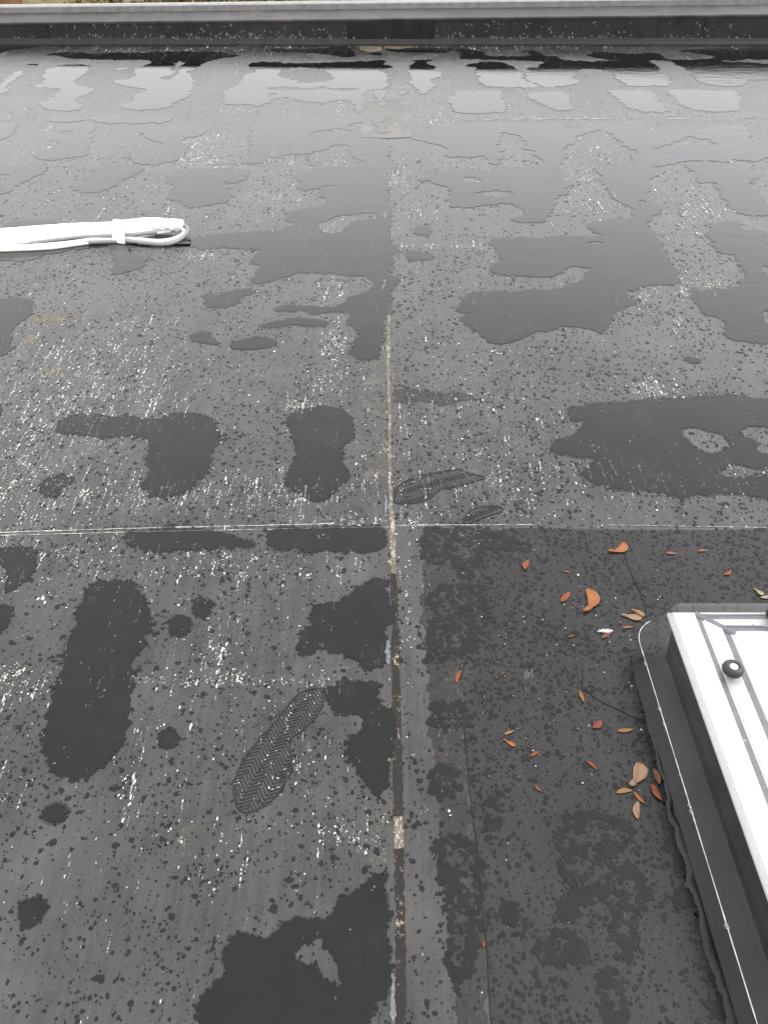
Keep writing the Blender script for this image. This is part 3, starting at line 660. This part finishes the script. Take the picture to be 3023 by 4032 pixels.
# ------------------------------------------------------------------ wet shoe prints
def shoe_print(s, axis, label, pitch=.0088, zig=.040, rim=.003, z=.0031):
    o = fractal(chaikin(W2(s)), .04, .004); a, b = W2(axis); ax = (b-a); Ln = np.hypot(*ax); ax /= Ln; nx = np.array((-ax[1], ax[0]))
    V, F = [], []
    k = -int(.1/pitch)
    while k*pitch < Ln+.1:
        vv = -.09; q_ = random.random()*.6
        while vv < .09:
            def pt(q, side):
                tri = abs(((q/zig) % 1)-.5)*2*zig*.45
                c = a + ax*(k*pitch + tri + side*pitch*.21) + nx*q
                return c
            c = [pt(vv, -1), pt(vv+.003, -1), pt(vv+.003, 1), pt(vv, 1)]
            m = np.mean(c, 0)[None]
            if inside(m, o)[0] and random.random() < .97:
                n = len(V); V += [(p[0], p[1], z) for p in c]; F.append((n, n+1, n+2, n+3))
            vv += .003
        k += 1
    inn = offset_loop(o, -rim); v, f = fill([o, inn]); n = len(V)
    V += [(p[0], p[1], z+.0002) for p in v]; F += [(q[0]+n, q[1]+n, q[2]+n) for q in f]
    return tag(mesh_obj('shoe_print', V, F, M_PRINT), label, 'shoe print', 'wet shoe prints on the roof')
shoe_print('WL 1005,1200 1030,1120 1080,1040 1180,940 1260,830 1300,790 1400,775 1410,800 1390,880 1310,970 1250,1000 1265,1100 1240,1180 XL 1265,10 1250,60 1200,150 1130,210 1050,230 1020,200 1008,150', 'XL 1060,220 WL 1370,780',
 'wet shoe print with herringbone tread on grey rubber, nearest, left of the seam')
shoe_print('V3 95,2020 100,1920 200,1850 300,1810 480,1780 660,1750 670,1780 880,1820 780,1860 640,1900 480,1920 420,2000 300,2040 130,2050', 'V3 100,1990 800,1800',
 'faint herringbone shoe print just right of the centre seam', .010, .044, .004)
shoe_print('M 630,230 680,150 850,135 890,175 760,210 690,245 640,252', 'M 640,240 880,150', 'small partial shoe print beside the cross lap right of the seam', .01, .035, .004)

# ------------------------------------------------------------------ rooflight
ZP, ZT = .066, .175                         # skirt edge, cover top
SX = at(2600, 2800, ZP).x
rl = empty('rooflight', (.9, .6, 0)); tag(rl, 'white framed rooflight under a clear plastic cover with black kerb', 'rooflight')
OFF = Vector((.9, .6, 0))
def L_(p): return Vector(p) - OFF
xb_ = at(2688, 3322, 0).x; x1_ = at(2760, 3010, .045).x; xw = at(2760, 2770, ZT-.012).x
yfar = at(2700, 2366, ZT).y; YN = -.35; XR = 2.0
ywf = at(2900, 2406, ZT-.012).y
# kerb: sloping fillet, upright, under the frame
prof = [(xb_-.004, .0020), (xb_+.001, .006), (xb_+.006, .014), (max(x1_, xb_+.012), .045), (x1_+.006, .055), (xw+.010, ZT-.034), (xw+.02, ZT-.030)]
V, F = [], []
m = len(prof); cols = []
for i, (dx, dy) in enumerate(((0, YN), (0, .1), (0, .4), (0, .7), (0, 1.0))):
    V += [L_((x, dy, z)) for x, z in prof]
# far-left corner then along far side
cxr = prof[-1][0]; cyr = ywf - .02
for k in range(1, 7):
    a = math.pi*k/12
    V += [L_((cxr - (cxr-x)*math.cos(a), cyr + (cxr-x)*math.sin(a)*.25, z)) for x, z in prof]
V += [L_((XR, cyr+(cxr-x)*.25, z)) for x, z in prof]
nr_ = len(V)//m
# smooth the straight run into the corner centre
for i in range(nr_-1):
    for k in range(m-1): q = i*m+k; F.append((q, q+1, q+m+1, q+m))
kb = mesh_obj('kerb', V, F, M_UPST, rl, smooth=True)
V = []; F = []
for y in (YN, .2, .5, .8, cyr-.004):
    V += [L_((x1_-.002, y, .049)), L_((x1_+.000, y, .055)), L_((xw+.006, y, ZT-.028))]
for i in range(4):
    for k in range(2): q = i*3+k; F.append((q, q+1, q+4, q+3))
mesh_obj('kerb_shade_strip', V, F, M_KERB_SHADE, rl, smooth=True)  # dark strip laid over the upper kerb to paint the shade below the frame
M_WHITE = plain('white_upvc', (.86, .86, .86), .35, .5, .03, 30)
M_GASK = plain('grey_gasket', (.21, .205, .22), .55, .4, .2, 60)
M_OPAL = plain('opal_glazing', (.82, .82, .82), .25, .5, .02, 20)
ZF = ZT - .012
ga0 = at(2741, 2423, ZF); ga1 = at(3009, 3100, ZF); gb0 = at(2860, 2478, ZF); gb1 = at(3023, 2890, ZF)
gw = .017
gax = (ga0.x+ga1.x)/2; gbx = (gb0.x+gb1.x)/2; gay = at(2900, 2421, ZF).y; gby = at(2900, 2466, ZF).y
def rail(name, x0, x1, yf0, yf1, z0, z1, mat, bev=.002):
    """L of two mitred rails: the left one (x0..x1) and the far one (yf1..yf0)"""
    bm = bmesh.new()
    P_ = [(x0, YN), (x1, YN), (x1, yf1), (XR, yf1), (XR, yf0), (x0, yf0)]
    lo = [bm.verts.new(L_((x, y, z0))) for x, y in P_]; hi = [bm.verts.new(L_((x, y, z1))) for x, y in P_]
    bm.faces.new(hi); bm.faces.new(lo[::-1])
    for i in range(6): bm.faces.new((lo[i], lo[(i+1) % 6], hi[(i+1) % 6], hi[i]))
    bmesh.ops.bevel(bm, geom=[e for e in bm.edges if all(v in hi for v in e.verts)], offset=bev, segments=2, affect='EDGES')
    return bm_obj(name, bm, mat, rl)
rail('frame', xw, gax-gw/2, ywf, gay+gw*.45, ZF-.014, ZF, M_WHITE, .005)
rail('gasket', gax-gw/2-.001, gax+gw/2+.001, gay+gw*.45+.001, gay-gw*.45-.001, ZF-.045, ZF-.006, M_GASK, .001)
rail('glazing_bead', gax+gw/2, gbx-gw/2, gay-gw*.45, gby+gw*.45, ZF-.045, ZF-.002, M_WHITE, .003)
rail('gasket', gbx-gw/2-.001, gbx+gw/2+.001, gby+gw*.45+.001, gby-gw*.45-.001, ZF-.045, ZF-.008, M_GASK, .001)
bm = box_bm(gbx+gw/2 - OFF.x, XR - OFF.x, YN - OFF.y, gby-gw*.45 - OFF.y, ZF-.045, ZF-.004, .003)
bm_obj('opal_panel', bm, M_OPAL, rl)
# diagonal grey weld at the mitre
d0 = at(2735, 2412, ZF); d1 = at(2895, 2490, ZF)
V, F = tube([L_((d0.x, d0.y, ZF-.004)), L_((d1.x, d1.y, ZF-.006))], .0065, 8); mesh_obj('mitre_weld', V, F, M_GASK, rl)

def clear_mat():
    t = NT('clear_plastic')
    fr = t.add('ShaderNodeFresnel'); fr.inputs['IOR'].default_value = 1.49
    tr = t.add('ShaderNodeBsdfTransparent'); tr.inputs['Color'].default_value = (.96, .96, .97, 1)
    gl = t.add('ShaderNodeBsdfGlossy'); gl.inputs['Roughness'].default_value = .06
    n = t.noise(25, 4); t.l.new(t.bump(n, .12, .002, tgt=1), gl.inputs['Normal'])
    mx = t.add('ShaderNodeMixShader'); t.l.new(fr.outputs[0], mx.inputs[0]); t.l.new(tr.outputs[0], mx.inputs[1]); t.l.new(gl.outputs[0], mx.inputs[2])
    df = t.add('ShaderNodeBsdfDiffuse'); df.inputs['Color'].default_value = (.62, .62, .66, 1)      # faint milky weathering
    m2 = t.add('ShaderNodeMixShader'); t.l.new(t.ramp(t.noise(9, 4), [(.3, .010), (.7, .028)]), m2.inputs[0])
    t.l.new(mx.outputs[0], m2.inputs[1]); t.l.new(df.outputs[0], m2.inputs[2])
    t.l.new(m2.outputs[0], t.o.inputs['Surface']); return t.m
M_CLEAR = clear_mat()
M_EDGE = plain('plastic_edge', (.42, .43, .50), .25, .6, .35, 70)
# cover: top sheet, rounded fold, skirt splayed out to the left and hanging at the far side
xt = xw + .004
cprof = [(xt+.012, ZT, .012), (xt+.004, ZT-.002, .004), (xt, ZT-.008, .0), (SX+.006, ZP+.012, -.040), (SX, ZP, -.046)]   # x, z, how far inside yfar
V, F = [], []; m = len(cprof)
for y in (YN, .2, .6, 1.0): V += [L_((x, y, z)) for x, z, e in cprof]
yc = yfar - .022
for k in range(0, 9):
    a = math.pi/2*k/8
    for x, z, e in cprof:
        rx_ = (xt + .022) - x; ry_ = (yfar - e) - yc
        V.append(L_((xt + .022 - rx_*math.cos(a), yc + ry_*math.sin(a), z)))
V += [L_((XR+.05, yfar - e, z)) for x, z, e in cprof]
nr_ = len(V)//m
for i in range(nr_-1):
    for k in range(m-1): q = i*m+k; F.append((q, q+m, q+m+1, q+1))
top = [i*m for i in range(nr_)]
V.append(L_((XR+.05, YN, ZT))); F.append(tuple([len(V)-1] + top[::-1]))
mesh_obj('clear_cover', V, F, M_CLEAR, rl, smooth=True)
edge = [Vector(V[i*m+m-1]) for i in range(nr_)]
e2 = []
for a, b in zip(edge[:-1], edge[1:]):
    n = max(1, int((b-a).length/.012)); e2 += [a.lerp(b, k/n) for k in range(n)]
e2.append(edge[-1])
rr = [.0010*random.uniform(.6, 1.5) for _ in e2]
V2, F2 = tube(e2, rr, 6); mesh_obj('cover_edge', V2, F2, M_EDGE, rl, smooth=True)
# water beads hanging on the edge
bead = NT('water_bead'); bead.base((.9, .92, .95), .05, .5); bead.b.inputs['Transmission Weight'].default_value = .9; bead.b.inputs['IOR'].default_value = 1.33
bm = bmesh.new()
for k in range(26):
    p = e2[random.randrange(4, len(e2))]; s = random.uniform(.0018, .0042)
    bmesh.ops.create_icosphere(bm, subdivisions=2, radius=s, matrix=Matrix.Translation(p - Vector((0, 0, s*.6))) @ Matrix.Diagonal((1, 1.4, 1.1, 1)))
b_ = bm_obj('water_beads', bm, bead.m, rl, smooth=True); b_['kind'] = 'stuff'
bm = bmesh.new()
for k in range(70):
    y = random.uniform(.3, yfar-.03); x = xt + random.choice((random.uniform(0, .012), random.uniform(0, .3))); s = random.uniform(.001, .0024)
    bmesh.ops.create_icosphere(bm, subdivisions=1, radius=s, matrix=Matrix.Translation(L_((x, y, ZT+.0002))) @ Matrix.Diagonal((1, 1.2, .5, 1)))
b_ = bm_obj('rain_beads', bm, bead.m, rl, smooth=True); b_['kind'] = 'stuff'
# fixing knobs
M_BLACK = plain('black_plastic', (.012, .012, .013), .38, .5, .2, 50)
M_CREAM = plain('cream_cap', (.72, .70, .60), .4, .5, .05, 50)
def lathe(name, prof, mat, parent, n=28):
    V, F = [], []
    for r_, z in prof:
        for k in range(n): a = 2*math.pi*k/n; V.append((r_*math.cos(a), r_*math.sin(a), z))
    for i in range(len(prof)-1):
        for k in range(n): F.append((i*n+k, i*n+(k+1) % n, (i+1)*n+(k+1) % n, (i+1)*n+k))
    F.append(tuple(range((len(prof)-1)*n, len(prof)*n)))
    return mesh_obj(name, V, F, mat, parent, smooth=True)
for q in ('K 1378,872', 'K 1722,445'):
    c = at(*px(q)[0], ZT+.012)
    kn = lathe('fixing_knob', [(.010, 0), (.0145, .001), (.0185, .005), (.0200, .010), (.0190, .015), (.0155, .0195), (.0110, .0205), (.0088, .0195), (.0080, .0160), (.0001, .0158)], M_BLACK, rl)
    kn.location = L_((c.x, c.y, ZT+.0006))
    cp_ = lathe('screw_cap', [(.0078, .0150), (.0078, .0178), (.0066, .0188), (.0001, .0192)], M_CREAM, kn, 22)
    for sx in (-1, 1):                      # moulded marks on the cap
        Vd, Fd = tube([(sx*.0034 + .0018*math.cos(a), .0006 + .0016*math.sin(a), .0190) for a in (0.2, .8, 1.57, 2.3, 2.94)], .00045, 6); mesh_obj('cap_mark', Vd, Fd, M_GASK, kn)

# ------------------------------------------------------------------ bundle of insulated pipes and cable at the left
M_FOAM = plain('white_sleeve', (.82, .80, .76), .7, .3, .05, 260, .0012)
M_PIPE = plain('ivory_pipe', (.74, .72, .68), .45, .4, .05, 50)
M_GREY = plain('grey_conduit', (.19, .20, .205), .5, .4, .12, 60)
M_STRAP = plain('white_strap', (.80, .80, .80), .6, .3, .04, 80)
M_POLY = plain('polythene', (.70, .70, .70), .2, .5, .1, 30)
g0 = at(*px('U1 700,1075')[0]); bo = empty('pipe_bundle', (g0.x, g0.y, 0)); tag(bo, 'bundle of white sleeved pipes and grey cable strapped together, lying at the left edge', 'pipe bundle')
def bp(u, v, z): p = at(*px('U1 %g,%g' % (u, v))[0], z); return Vector((p.x - g0.x, p.y - g0.y, z))
def bt(name, ctrl, rad, mat, n=14, rads=None):
    P_ = smooth_path(ctrl, 10); rr = rad if rads is None else list(np.interp(np.linspace(0, 1, len(P_)), np.linspace(0, 1, len(rads)), rads))
    V, F = tube(P_, rr, n); return mesh_obj(name, V, F, mat, bo, smooth=True)
bt('sleeve', [bp(-700, 1045, .040), bp(-300, 1020, .040), bp(0, 992, .040), bp(300, 968, .040), bp(600, 945, .040), bp(900, 930, .040), bp(1050, 910, .042), bp(1200, 893, .044), bp(1335, 893, .044)], 0, M_FOAM, 18, [.029, .029, .030, .030, .029, .027, .027, .026, .024])
bt('sleeve', [bp(-700, 1085, .022), bp(-200, 1060, .022), bp(200, 1035, .022), bp(600, 1000, .022), bp(900, 975, .022), bp(1100, 962, .022), bp(1260, 945, .022)], .013, M_FOAM)
bt('pipe', [bp(-700, 1110, .012), bp(-200, 1095, .012), bp(0, 1085, .012), bp(300, 1073, .012), bp(560, 1050, .012), bp(760, 1024, .012), bp(960, 1012, .012), bp(1140, 1022, .012), bp(1290, 1035, .012), bp(1400, 1022, .014), bp(1490, 985, .018), bp(1500, 945, .024), bp(1440, 925, .030)], .0085, M_PIPE)
bt('pipe', [bp(-700, 1128, .008), bp(-100, 1112, .008), bp(100, 1106, .008), bp(400, 1092, .008), bp(600, 1066, .008), bp(780, 1042, .009), bp(950, 1030, .010)], .0075, M_PIPE)
bt('conduit', [bp(260, 1050, .018), bp(450, 1025, .020), bp(650, 1003, .022), bp(880, 992, .024), bp(1060, 985, .024), bp(1180, 972, .024), bp(1280, 962, .026)], .0085, M_GREY)
bt('conduit', [bp(700, 1048, .009), bp(900, 1038, .010), bp(1060, 1038, .010), bp(1200, 1052, .010), bp(1330, 1060, .010), bp(1430, 1042, .012), bp(1510, 985, .020), bp(1530, 935, .030), bp(1500, 910, .036), bp(1440, 905, .038)], .0088, M_GREY)
bt('pipe', [bp(1000, 1012, .010), bp(1180, 990, .012), bp(1300, 965, .016), bp(1400, 950, .02)], .007, M_PIPE)
# strap round the lot
sec = [(bp(960, 925, .040).y, .040, .029), (bp(960, 972, .022).y, .022, .014), (bp(960, 1012, .012).y, .012, .0095), (bp(960, 1036, .010).y, .010, .0095), (bp(960, 988, .024).y, .024, .0095)]
hp = sorted({(round(y_+(r_+.0015)*math.cos(k*math.pi/16), 5), round(z_+(r_+.0015)*math.sin(k*math.pi/16), 5)) for y_, z_, r_ in sec for k in range(32)})
def half(pp):
    h_ = []
    for q in pp:
        while len(h_) > 1 and (h_[-1][0]-h_[-2][0])*(q[1]-h_[-2][1]) - (h_[-1][1]-h_[-2][1])*(q[0]-h_[-2][0]) <= 0: h_.pop()
        h_.append(q)
    return h_
hull = half(hp)[:-1] + half(hp[::-1])[:-1]; nh = len(hull); V, F = [], []
xs0, xs1 = bp(906, 985, .034).x, bp(1020, 985, .034).x
for i in range(7):
    x_ = xs0 + (xs1-xs0)*i/6; g = .0012 if 0 < i < 6 else 0
    cy_ = sum(q[0] for q in hull)/nh; cz_ = sum(q[1] for q in hull)/nh
    V += [(x_ + .004*math.sin(q[0]*60), q[0] + (q[0]-cy_)*g*20 - .022*(i/6-.5), max(.0048, q[1] + (q[1]-cz_)*g*20)) for q in hull]
    if i:
        for k in range(nh): F.append(((i-1)*nh+k, (i-1)*nh+(k+1) % nh, i*nh+(k+1) % nh, i*nh+k))
mesh_obj('strap', V, F, M_STRAP, bo, smooth=True)
# crumpled polythene over the open end
V, F = [], []; n = 16; A, B = bp(1260, 905, .04), bp(1492, 905, .04); rp_ = random.Random(3)
for i in range(12):
    c = A.lerp(B, i/11)
    for k in range(n):
        a = 2*math.pi*k/n; r_ = (.030 - .006*i/11)*(1 + rp_.uniform(-.13, .13))
        V.append((c.x + rp_.uniform(-.006, .006), c.y + math.cos(a)*r_*1.05, max(.006, .040 + math.sin(a)*r_)))
    if i:
        for k in range(n): F.append(((i-1)*n+k, (i-1)*n+(k+1) % n, i*n+(k+1) % n, i*n+k))
F.append(tuple(range(n*11, n*12)))
mesh_obj('polythene_wrap', V, F, M_POLY, bo)
# black rubber batten under it, drawn long to paint the dark reflection there
a, b = at(*px('U1 1000,1066')[0]), at(*px('U1 1552,1072')[0])
bm = box_bm(0, b.x-a.x, -.012, .012, .0048, .010, .002)
o = bm_obj('batten_and_shade', bm, M_BLACK); o.location = (a.x, a.y+.01, 0); o.rotation_euler.z = math.atan2(b.y-a.y, b.x-a.x)
tag(o, 'flat black batten with its dark reflection built in, lying under the loop end of the pipe bundle', 'batten')
# ------------------------------------------------------------------ maple keys, seed wings and leaves
def leaf_mat(name, a, b):
    t = NT(name); tc = t.add('ShaderNodeTexCoord'); src = tc.outputs['Object']
    n = t.noise(90, 5, .65, src=src); vein = t.noise(1, 3, .6, (60, 700, 60), src=src)
    c = t.ramp(t.math('ADD', t.math('MULTIPLY', n, .6), t.math('MULTIPLY', vein, .4)), [(.32, a), (.68, b)])
    t.bump(vein, .8, .0012); return t.base(c, .5, .2)
LM = {'orange': leaf_mat('leaf_orange', (.14, .046, .015), (.27, .105, .038)), 'red': leaf_mat('leaf_red', (.09, .022, .010), (.21, .066, .028)),
 'tan': leaf_mat('leaf_tan', (.14, .075, .027), (.25, .145, .058)), 'brown': leaf_mat('leaf_brown', (.06, .03, .014), (.12, .065, .03)),
 'pale': leaf_mat('leaf_pale', (.16, .095, .058), (.26, .17, .11)), 'straw': leaf_mat('leaf_straw', (.17, .15, .085), (.26, .23, .15)), 'submerged': leaf_mat('leaf_wet', (.08, .035, .018), (.15, .07, .04))}
def wing(L, w, seed, kind):
    """one thin blade with a midrib fold, curl and a seed swelling at its root"""
    rg = random.Random(seed); n, mm = 14, 5; V, F = [], []
    bend = rg.uniform(-.35, .35) if kind != 'curved' else .55; curl = rg.uniform(.04, .14)
    for i in range(n+1):
        t = i/n
        if kind == 'leaf': ww = w*math.sin(math.pi*min(1, t*1.0))**.75*(1-.25*t)
        else: ww = w*(.42 + .10*math.sin(t*9) if t < .28 else .40 + .75*math.sin((t-.28)/.72*math.pi*.80))*(1 if t < .93 else math.sqrt(max(0, (1-t)/.07)))*(1 if t > .04 else .5)
        cx_ = L*(t-.5); cy_ = bend*L*.35*((t-.5)**2*4-.5)
        for k in range(mm):
            s_ = k/(mm-1)*2-1
            z = .0012 + curl*w*abs(s_)**1.5*.8 + .25*w*(t-.4)**2
            if kind != 'leaf' and t < .28: z += .55*w*.5*max(0, 1-s_*s_)*math.sin(t/.28*math.pi)
            V.append((cx_, cy_ + s_*ww/2 + rg.uniform(-.02, .02)*w, z + rg.uniform(0, .03)*w))
    for i in range(n):
        for k in range(mm-1): q = i*mm+k; F.append((q, q+mm, q+mm+1, q+1))
    return V, F
lname = {'leaf': 'seed_wing', 'key': 'maple_key', 'curved': 'maple_key'}
def litter(x, y, Lpx, ang, col, kind, label, z=.0028, wr=.3):
    p = at(x, y); q = at(x + .5*Lpx*math.cos(R(ang)), y - .5*Lpx*math.sin(R(ang))); p2 = at(x - .5*Lpx*math.cos(R(ang)), y + .5*Lpx*math.sin(R(ang)))
    d = q - p2; L = d.length
    V, F = wing(L, L*wr, x*3+y, kind)
    o = mesh_obj(lname[kind], V, F, LM[col], smooth=True); o.location = (p.x, p.y, z); o.rotation_euler.z = math.atan2(d.y, d.x)
    sm = o.modifiers.new('thickness', 'SOLIDIFY'); sm.thickness = .0005
    return tag(o, label, {'leaf': 'seed', 'key': 'seed', 'curved': 'seed'}[kind], 'fallen seeds and wings on the roof')
litter(2432,2165,78,22,'orange','curved','large orange maple key farthest up, near the lap end', wr=.36)
litter(2070,2228,42,68,'red','leaf','small red wing lying alone above the others, nearest the cross lap', wr=.42)
litter(2228,2255,26,-12,'orange','leaf','tiny orange wing between the lone red wing and the slit in the sheet')
litter(2224,2356,52,48,'red','leaf','reddish wing just left of the upright curved orange key', wr=.4)
litter(2319,2374,92,75,'orange','curved','upright curved orange maple key left of the rooflight corner', wr=.36)
litter(2484,2432,84,-8,'pale','key','pale brown maple key touching the corner of the clear cover', wr=.36)
litter(2506,2420,60,-25,'tan','key','tan maple key lying over the pale one by the cover corner', z=.007, wr=.3)
litter(2468,2475,42,5,'orange','leaf','slim orange wing just below the paired keys at the cover corner')
litter(2384,2508,40,28,'red','leaf','reddish wing tucked against the white feather', wr=.36)
litter(2246,2510,32,12,'brown','leaf','short brown wing left of the white feather')
litter(1803,2669,52,72,'red','leaf','narrow red wing standing upright nearest the centre seam')
litter(2287,2746,50,-68,'orange','leaf','steep orange wing left of the rounded rubber patch')
litter(2350,2858,46,40,'red','leaf','short rounded red brown wing below the rounded rubber patch', wr=.55)
litter(2458,2880,62,6,'tan','leaf','yellow tan wing lying level below the rounded patch')
litter(2002,2889,40,20,'tan','leaf','upper of two small wings on open rubber, tan and slim')
litter(2003,2928,56,-30,'orange','key','lower of two small wings on open rubber, orange with a stalk', wr=.26)
litter(2104,2973,38,30,'red','leaf','small dark red wing right of the pair on open rubber', wr=.36)
litter(2327,3017,50,-42,'red','leaf','red wing slanting down, left of the largest pale key', wr=.3)
litter(2116,3108,38,-48,'red','leaf','small red wing low on the open rubber, left of the cluster')
litter(2505,3060,98,62,'pale','key','largest pale maple key above the cluster of wings', wr=.42)
litter(2582,3062,66,-70,'submerged','leaf','dull brown wing lying under water at the kerb foot', wr=.42)
litter(2579,3126,76,-60,'red','leaf','dark red wing at the water edge, right of the cluster', z=.0052, wr=.4)
litter(2454,3120,62,8,'tan','leaf','tan wing at the left of the cluster below the large key', wr=.36)
litter(2512,3145,62,-48,'orange','leaf','bright orange wing in the middle of the cluster', wr=.34)
litter(2505,3194,70,88,'pale','leaf','lowest wing of the cluster, pale brown and upright', wr=.4)
litter(1904,3722,20,70,'red','leaf','tiny red fragment on the lap edge near the bottom', wr=.6)
litter(2862,2260,34,35,'red','leaf','small red wing beyond the rooflight, towards the right edge', wr=.4)
litter(2982,2335,46,-35,'straw','key','straw coloured key beyond the rooflight at the right edge', wr=.4)
litter(3010,2355,40,10,'straw','leaf','straw coloured wing at the very right edge beyond the rooflight', wr=.4)
litter(2640,2183,44,-4,'orange','leaf','orange wing right of the farthest key, lying level', wr=.32)
litter(2763,2173,34,4,'orange','leaf','small orange wing farthest right near the cross lap', wr=.36)
# feather
p = at(2378, 2492); fe = empty('feather', (p.x, p.y, .004)); tag(fe, 'small fluffy white feather left of the rooflight corner', 'feather')
M_FEA = plain('feather_white', (.72, .70, .64), .8, .2, .1, 80)
V, F = tube([(-.018, 0, .0012), (-.006, .001, .002), (.006, .0005, .003), (.018, 0, .004)], .0004, 6); mesh_obj('quill', V, F, M_FEA, fe)
V, F = [], []
for k in range(120):
    t = random.random(); x = -.014 + .032*t; sd_ = random.choice((-1, 1)); L = .009*math.sin(math.pi*min(1, .15+.8*t))*random.uniform(.5, 1.1); a = random.uniform(.6, 1.2)
    b = len(V); dx, dy = math.cos(a)*L, sd_*math.sin(a)*L; z = .002+.003*random.random()
    V += [(x, 0, .002), (x+.0009, 0, .002), (x+dx, dy, z), (x+dx*.6-.0004, dy*.6, z*.9)]; F.append((b, b+1, b+2, b+3))
mesh_obj('barbs', V, F, M_FEA, fe)
# crumbs of debris round the rooflight
bm = bmesh.new()
for k in range(150):
    x = random.gauss(2300, 260); y = random.gauss(2600, 330)
    if x > 2600 or x < 1750 or y < 2100: continue
    p = at(x, y); s = random.uniform(.0006, .0019)
    bmesh.ops.create_icosphere(bm, subdivisions=1, radius=s, matrix=Matrix.Translation((p.x, p.y, .003+s*.4)) @ Matrix.Rotation(random.random()*3, 4, 'Z') @ Matrix.Diagonal((1.5, 1, .6, 1)))
for f_ in bm.faces: f_.material_index = 0
i = 0
for f_ in bm.faces: f_.material_index = (f_.index//20) % 3 if f_.index >= 0 else 0
tag(bm_obj('debris_crumbs', bm, [M_CHALK, LM['orange'], LM['tan']]), 'tiny crumbs of seed and grit around the rooflight', 'crumbs', kind='stuff')
# slit and scored lap lines in the flashing sheet
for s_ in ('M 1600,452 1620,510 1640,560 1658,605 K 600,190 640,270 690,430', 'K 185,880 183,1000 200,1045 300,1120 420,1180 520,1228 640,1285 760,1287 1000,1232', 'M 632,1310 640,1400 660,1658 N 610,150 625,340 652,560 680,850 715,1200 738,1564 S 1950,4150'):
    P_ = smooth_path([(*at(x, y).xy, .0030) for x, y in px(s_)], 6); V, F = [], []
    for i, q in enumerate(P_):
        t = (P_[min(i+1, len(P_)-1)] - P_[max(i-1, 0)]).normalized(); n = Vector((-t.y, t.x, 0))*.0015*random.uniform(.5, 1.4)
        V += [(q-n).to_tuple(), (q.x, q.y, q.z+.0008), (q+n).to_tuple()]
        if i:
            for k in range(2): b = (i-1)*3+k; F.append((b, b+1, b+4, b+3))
    mesh_obj('lap_dark_line', V, F, M_SPOT, deck)

sb = smooth_path([(*at(x, y).xy, 0) for x, y in px('Q 370,-250 400,0 485,260 490,440 560,570 600,700 680,920 670,1020 735,1180 790,1400 835,1600 925,1850 1000,2080 1080,2400 1160,2800')], 9)
V, F = [], []; w_ = .004
for i, q in enumerate(sb):
    w_ = min(.0085, max(.0025, w_ + random.uniform(-.0014, .0014))); o_ = random.uniform(-.001, .001)
    for k, (a_, h_) in enumerate(((-1.2, .0018), (-.7, .0042), (0, .0062), (.7, .006), (1.4, .003))): V.append((q.x + a_*w_ + o_ + (.004 if a_ > 0 else 0), q.y, h_ + (random.uniform(0, .0008) if 0 < k < 4 else 0)))
    if i:
        for k in range(4): b = (i-1)*5+k; F.append((b, b+1, b+6, b+5))
mesh_obj('sealant_bead', V, F, M_UPST, rl, smooth=True).location = (-OFF.x, -OFF.y, 0)
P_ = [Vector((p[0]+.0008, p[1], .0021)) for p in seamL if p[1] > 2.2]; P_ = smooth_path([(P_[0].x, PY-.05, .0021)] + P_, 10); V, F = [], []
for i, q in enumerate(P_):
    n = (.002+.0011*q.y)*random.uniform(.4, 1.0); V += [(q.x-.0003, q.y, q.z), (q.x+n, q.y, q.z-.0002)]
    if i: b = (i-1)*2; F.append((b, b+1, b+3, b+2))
mesh_obj('lap_dark_line', V, F, M_SPOT, deck)  # flat dark ribbon painting the shade of the sheet step beside the seam

# ------------------------------------------------------------------ over the parapet: hedge and timber fence
M_WOOD = plain('fence_timber', (.22, .12, .06), .8, .2, .35, 8)
fy = 14.5
fe = empty('timber_fence', (-8.65, fy, -3.2)); tag(fe, 'brown timber fence panel behind the parapet at the far left', 'fence')
bmesh_board = None
for k in range(30):
    bm = box_bm(-.07, .07, -.012, .012, 0, 2.9, .004)
    if bmesh_board is None: b0 = bm_obj('board', bm, M_WOOD, fe); bmesh_board = b0.data; b = b0
    else: bm.free(); b = bpy.data.objects.new('board', bmesh_board); link(b, fe)
    b.location = (-1.35 + .15*k, random.uniform(-.01, .01), random.uniform(-.02, .02))
t = NT('dry_hedge_leaf'); oi = t.noise(3.5, 4); M_HEDGE = t.base(t.ramp(oi, [(.3, (.05, .055, .018)), (.5, (.11, .10, .035)), (.7, (.26, .19, .08))]), .8, .2)
def hedge(name, x0, x1, y0, y1, ztop, n, label):
    V, F = [], []; rg = np.random.default_rng(int(abs(x0*10))+3)
    e = empty(name, ((x0+x1)/2, (y0+y1)/2, -3.2)); cx, cy = (x0+x1)/2, (y0+y1)/2
    for k in range(n):
        x = rg.uniform(x0, x1); y = rg.uniform(y0, y1); zt = ztop + .22*math.sin(x*1.7)+.12*math.sin(x*4.3+y)
        z = zt - abs(rg.normal(0, .35)); s = rg.uniform(.04, .11)
        a = Vector(rg.normal(0, 1, 3)).normalized(); b = a.cross(Vector(rg.normal(0, 1, 3))).normalized(); i = len(V)
        c = Vector((x-cx, y-cy, z+3.2)); V += [c+a*s, c+b*s*.4, c-a*s, c-b*s*.4]; F.append((i, i+1, i+2, i+3))
    mesh_obj('foliage', V, F, M_HEDGE, e)
    for k in range(6):
        Vt, Ft = tube([((x0-cx)*.9 + (x1-x0)*.9*k/5, 0, 0), ((x0-cx)*.88 + (x1-x0)*.9*k/5+.1, .1, 1.2), ((x0-cx)*.9 + (x1-x0)*.9*k/5, 0, ztop+3.0)], [.06, .04, .015], 7); mesh_obj('stem', Vt, Ft, M_WOOD, e)
    tag(e, label, 'hedge')
hedge('hedge', -5.3, 9.5, 13.4, 16.0, -.75, 26000, 'straggly dry hedge seen beyond the parapet top at the back')
